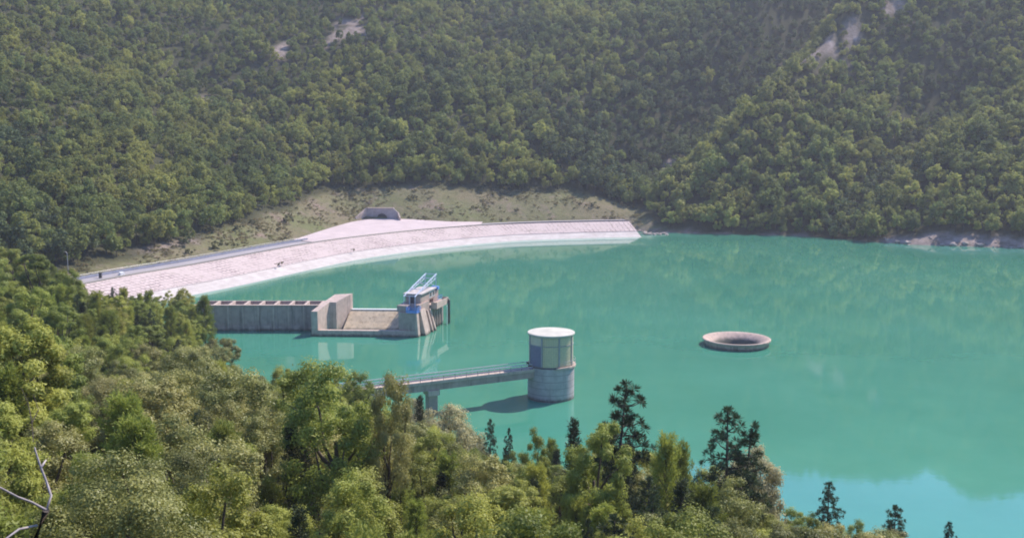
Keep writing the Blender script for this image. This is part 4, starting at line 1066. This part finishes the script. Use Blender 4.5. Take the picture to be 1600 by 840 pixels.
HERO = [
 # left-hand pines, back to front
 ('rpine', 18, 382, 15, 1.3), ('rpine', 58, 394, 15, 1.2), ('rpine', 96, 420, 14, 1.0), ('rpine', -25, 385, 16, 1.2), ('rpine', 40, 450, 13, 1.1), ('rpine', 88, 480, 12, 1.0), ('rpine', 5, 500, 12, 1.1),
 ('broad', 440, 570, 10, 1.1), ('broad', 412, 592, 9, 1.0), ('broad', 520, 560, 10, 1.1), ('broad', 560, 578, 9, 0.9), ('oak', 470, 575, 9, 1.0), ('spine', 150, 450, 11, 0.9), ('spine', 192, 446, 11, 0.9), ('spine', 232, 450, 11, 0.9), ('broad', 288, 448, 10, 1.1),   ('spine', 90, 440, 12, 1.2), ('broad', 240, 470, 9, 1.0), ('spine', 170, 480, 10, 1.1), ('spine', 265, 475, 10, 1.0), ('broad', 310, 490, 9, 1.0),  ('spine', 98, 418, 11, 0.9),     ('spine', 5, 560, 10, 1.0),
 ('dpine', 120, 458, 11, 0.8), ('fir', 128, 470, 10, 1.1), ('spine', 148, 468, 9, 0.8), ('dpine', 176, 447, 11, 0.7), ('spine', 200, 474, 9, 0.9), ('spine', 218, 455, 10, 0.6), ('fir', 213, 490, 9, 1.0),
 ('broad', 265, 452, 9, 0.9), ('broad', 285, 450, 9, 0.9), ('spine', 318, 458, 10, 0.9), ('spine', 300, 475, 10, 0.9), ('spine', 160, 505, 9, 0.9), ('spine', 130, 520, 9, 0.9), ('dpine', 235, 480, 9, 0.8),
 # middle
 ('open_oak', 345, 525, 9, 1.0), ('open_oak', 398, 585, 7, 0.9), ('oak', 250, 560, 8, 1.0), ('oak', 190, 560, 8, 1.0),
 ('broad', 490, 552, 10, 1.15), ('broad', 455, 585, 9, 1.0), ('broad', 530, 578, 9, 1.0), ('broad', 560, 600, 8, 1.0), ('oak', 605, 578, 8, 0.45), ('broad', 600, 618, 8, 0.9),
 ('tan', 645, 620, 6, 0.75), ('tan', 700, 628, 6.5, 1.05), ('fir', 656, 614, 9, 0.85), ('tan', 735, 668, 5.5, 0.8),
 ('dpine', 766, 652, 10, 0.6), ('dpine', 795, 666, 9, 0.55), ('broad', 800, 700, 7, 0.8), ('broad', 833, 662, 8, 0.6), ('spine', 862, 680, 8, 0.7),
 ('fir', 897, 650, 10, 0.85), ('open_pine', 966, 588, 15, 1.0), ('rpine', 928, 650, 10, 0.8), ('spine', 948, 655, 10, 0.7),
 ('spine', 1042, 666, 11, 0.6), ('spine', 1064, 682, 10, 0.6), ('spine', 1024, 700, 9, 0.6), ('rpine', 1050, 705, 9, 0.8), ('broad', 1000, 700, 8, 0.8), ('twin', 1140, 630, 14, 1.0), ('tan', 1180, 695, 6, 0.7), ('tan', 1165, 715, 5, 0.8),
 ('dpine', 1296, 748, 10, 0.8), ('dpine', 1400, 786, 9, 1.0), ('dpine', 1484, 812, 8, 0.7), ('broad', 1235, 790, 6, 0.9), ('broad', 1340, 808, 6, 0.7), ('broad', 1270, 800, 6, 0.8),
 ('fir', 690, 735, 9, 1.1), ('dpine', 560, 690, 9, 0.8), ('fir', 1065, 745, 9, 1.1), ('dpine', 1020, 760, 9, 0.8), ('spine', 1100, 745, 9, 1.0), ('spine', 540, 650, 9, 1.0), ('spine', 350, 650, 9, 1.0), ('fir', 455, 660, 9, 1.0), ('spine', 700, 700, 9, 0.9), ('spine', 985, 715, 9, 0.9), ('fir', 835, 745, 9, 1.0), ('spine', 210, 640, 9, 1.0), ('spine', 420, 740, 8, 1.0), ('spine', 625, 745, 7, 0.9), ('spine', 650, 775, 6, 0.9), ('spine', 930, 745, 8, 0.9), ('spine', 900, 770, 7, 0.9), ('dpine', 785, 720, 9, 0.8), ('fir', 870, 700, 9, 1.0),
]
for kd, px, py, h, wd in HERO: at_apex(kd, px, py, h, wd)
NH = len(PLACED)
# everything between them: canopy kept under the skyline of the photograph
SKX = [-200, 0, 60, 110, 150, 240, 330, 350, 380, 420, 445, 490, 530, 560, 610, 640, 690, 730, 770, 800, 860, 900, 940, 1000, 1040, 1080, 1120, 1200, 1215, 1290, 1330, 1400, 1460, 1520, 1800]
SKY_ = [366, 372, 390, 428, 456, 458, 472, 540, 572, 590, 578, 562, 572, 602, 640, 650, 655, 685, 705, 712, 705, 690, 690, 700, 705, 720, 715, 745, 800, 808, 815, 822, 845, 870, 900]
r5 = np.random.default_rng(123)
cand = []
y = 29.0
while y < 300:
    st = 4.2+y*0.010
    xx = -0.55*y-3
    while xx < 0.55*y+3:
        cand.append((xx+r5.uniform(-0.4, 0.4)*st, y+r5.uniform(-0.4, 0.4)*st)); xx += st
    y += st*1.02
for x, y in cand:
    s_ = np.interp(x, SH_X, SH_Y)
    if y > s_-2.5: continue
    z = bz(x, y)
    # clear of the footbridge
    tb = (Vector((x, y, 0))-A).dot(u)
    if 0 < tb < L and abs((Vector((x, y, 0))-A).dot(v)) < 3.0: continue
    px0, py0 = pix(x, y, z)
    if px0 < -120 or px0 > 1720: continue
    nz_ = float(vnoise(np.array([x]), np.array([y]), 11, 71)[0])
    rr = r5.random()
    pxm, pym = pix(x, y, z+7)
    near_ = 'oak_near' if y < 48 else 'oak'
    if pxm < 330 and pym < 560: kd = 'rpine' if rr < 0.42 else 'spine' if rr < 0.72 else ('dpine' if rr < 0.82 else 'broad')
    elif pxm < 120: kd = 'rpine' if rr < 0.55 else near_
    elif pxm < 430: kd = near_ if rr < 0.66 else ('broad' if rr < 0.88 else 'spine')
    elif pxm < 760: kd = 'broad' if rr < 0.60 else (near_ if rr < 0.80 else ('spine' if rr < 0.94 else 'fir'))
    elif pxm < 1210: kd = 'rpine' if rr < 0.2 else 'spine' if rr < 0.36 else ('broad' if rr < 0.62 else (near_ if rr < 0.86 else 'dpine'))
    else: kd = near_ if rr < 0.7 else 'broad'
    h = r5.uniform(7.0, 11.5) if y > 46 else r5.uniform(6, 9)
    hs = [p for p in PLACED[:NH] if p['y'] > y+1 and abs(p['px']-px0) < 3.2*F/y]
    ok = False; dip = abs(r5.normal())*14*60/max(y, 40)
    while h > 1.7:
        wpx = 2.4*F/y
        pxa, pya = pix(x, y, z+h)
        lim = max(np.interp(pxa, SKX, SKY_), np.interp(pxa-wpx*0.5, SKX, SKY_)-12*60/y, np.interp(pxa+wpx*0.5, SKX, SKY_)-12*60/y)
        for p in hs:                                          # keep the marked trees' tops in view
            if h > 5.2 and abs(p['px']-pxa) < 1.3*F/y: lim = max(lim, p['py']+34*60/max(p['y'], 50)-dip)
        if pya > lim+dip: ok = True; break
        h -= 0.3
    if not ok: continue
    if pya > 905: continue
    if any((p['x']-x)**2+(p['y']-y)**2 < 2.2**2 for p in PLACED): continue
    put(kd, x, y, z-0.15, h, r5.uniform(0.85, 1.15), pxa, pya)

for x, y in cand[::1]:
    x += 1.9; y += 1.3
    s_ = np.interp(x, SH_X, SH_Y)
    if y > s_-1.0 or y < 32: continue
    z = bz(x, y); h = r5.uniform(1.8, 3.4); pxa, pya = pix(x, y, z+h)
    if not (-60 < pxa < 1660 and pya < 860) or pya < np.interp(pxa, SKX, SKY_): continue
    tb = (Vector((x, y, 0))-A).dot(u)
    if 0 < tb < L and abs((Vector((x, y, 0))-A).dot(v)) < 2.2: continue
    # only where no crown already stands between it and the camera
    hid = 0
    for p in PLACED:
        if p['y'] < y+0.5 and abs(p['px']-pxa) < 1.5*F/p['y'] and p['py'] < pya-2: hid = 1; break
    if hid or any((p['x']-x)**2+(p['y']-y)**2 < 1.5**2 for p in PLACED): continue
    put('shrub', x, y, z-0.1, h, r5.uniform(1.0, 1.4), pxa, pya)

# bleached dead branches in the lower left corner
def ray_at(px, py, dd):
    a = (px-800)/F; b = -(py-420)/F
    d = Vector((a, math.cos(PIT)+b*math.sin(PIT), -math.sin(PIT)+b*math.cos(PIT)))
    return Vector((0, 0, H))+d*(dd/d.y)
root = ray_at(68, 800, 17.0)
dt = thing('dead_tree', 'bleached leafless dead tree reaching up in the lower left corner', 'dead tree', (root.x, root.y, bz(root.x, root.y)-0.2))
def rel(px, py, dd): return tuple(ray_at(px, py, dd)-dt.location)
q = MB(); q.tube([(0.1, 0.3, -0.2), rel(40, 880, 17.4), rel(72, 796, 17.0)], [0.16, 0.12, 0.06], 8); q.build('trunk', M['darkbark'], dt, True)
q = MB(); q.tube([rel(72, 796, 17.0), rel(50, 784, 17.0), rel(28, 776, 16.8), rel(2, 762, 16.6), rel(-25, 752, 16.5)], [0.022, 0.020, 0.018, 0.016, 0.010], 7); q.build('branch', M['deadwood'], dt, True)
q = MB(); q.tube([rel(72, 798, 17.0), rel(80, 774, 17.2), rel(72, 750, 17.4), rel(64, 730, 17.4), rel(58, 712, 17.5), rel(54, 698, 17.5)], [0.021, 0.021, 0.020, 0.018, 0.015, 0.011], 7)
q.tube([rel(64, 730, 17.4), rel(72, 718, 17.6)], [0.025, 0.012], 6); q.build('branch', M['deadwood'], dt, True)
q = MB(); q.tube([rel(58, 820, 17.0), rel(30, 826, 16.7), rel(8, 842, 16.4), rel(-10, 850, 16.3)], [0.020, 0.019, 0.017, 0.014], 7); q.build('branch', M['deadwood'], dt, True)
q = MB()
for a_, b_, c_ in (((50, 660), (44, 630), (33, 605)), ((50, 660), (60, 640), (52, 615)), ((52, 690), (50, 660), (30, 668))): q.tube([rel(*a_, 18.0), rel(*b_, 18.2), rel(*c_, 18.3)], [0.010, 0.008, 0.005], 5)
q.build('twig', M['bark'], dt)

# ------------------------------------------------------------------ a label for every near tree
MARKS = [(60, 430, 'at the left edge'), (200, 470, 'before the dam\'s left end'), (330, 520, 'by the side channel'), (490, 590, 'by the footbridge\'s left end'),
         (690, 640, 'below the bridge pier'), (850, 690, 'below the round tower'), (980, 680, 'right of the tower'), (1140, 700, 'below the bellmouth spillway'), (1340, 800, 'by the blue water'),
         (80, 600, 'among the left pines'), (250, 600, 'left of the open oak'), (420, 680, 'in the middle wood'), (620, 720, 'below the tan shrubs'),
         (80, 780, 'beside the dead branches'), (300, 790, 'low at left'), (520, 800, 'low at centre'), (760, 810, 'at the bottom middle'), (1000, 800, 'at the bottom right'), (1180, 820, 'below the twin-topped pine')]
ORD = ['leftmost', 'second from left', 'third from left', 'fourth from left', 'fifth from left', 'sixth from left', 'seventh from left', 'eighth from left', 'ninth from left', 'tenth from left', 'eleventh from left', 'twelfth from left', 'thirteenth from left', 'fourteenth from left', 'fifteenth from left']
grp = {}
for p in PLACED:
    if p['o'] is None: continue
    mi_ = min(range(len(MARKS)), key=lambda i: (MARKS[i][0]-p['px'])**2+((MARKS[i][1]-p['py'])*1.3)**2)
    hh = 'tall ' if p['h'] > 9.5 and p['kind'] != 'twin' else ('low ' if p['h'] < 4.5 and p['kind'] != 'shrub' else '')
    grp.setdefault((hh+WORD[p['kind']][1], mi_), []).append(p)
GN = dict(oak_near='oaks of the near wood', oak='oaks of the near wood', open_oak='oaks of the near wood', broad='broadleaf trees of the near wood', spine='light green pines of the near wood', rpine='light green pines of the near wood', dpine='dark pines of the near wood', twin='dark pines of the near wood', open_pine='dark pines of the near wood', fir='dark firs of the near wood', tan='tan shrubs of the near wood', shrub='green shrubs of the near wood')
for (desc, mi_), l in grp.items():
    l.sort(key=lambda p: p['px'])
    for i, p in enumerate(l):
        lab = desc+' '+MARKS[mi_][2]
        if len(l) > 1: lab += ', '+(ORD[min(i, 14)] if i < len(l)-1 or len(l) > 15 else 'rightmost')+' of '+str(len(l))
        p['o']['label'] = lab; p['o']['group'] = GN[p['kind']]
print('near trees', sum(p['o'] is not None for p in PLACED), 'of', len(PLACED), 'far front', len(front), 'forest', int(r_.sum()))

# ------------------------------------------------------------------ summer haze
hm = bpy.data.materials.new('thin_summer_haze'); hm.use_nodes = True; t = hm.node_tree; t.nodes.clear()
ho_ = t.nodes.new('ShaderNodeOutputMaterial'); pv_ = t.nodes.new('ShaderNodeVolumePrincipled')
pv_.inputs['Color'].default_value = (0.86, 0.88, 1.0, 1); pv_.inputs['Density'].default_value = 0.00022; pv_.inputs['Anisotropy'].default_value = 0.2
t.links.new(pv_.outputs[0], ho_.inputs['Volume'])
q = MB(); q.box(-1600, 1600, -600, 2500, -15.2, 460); hz_ = q.build('haze', hm); tag(hz_, kind='stuff')
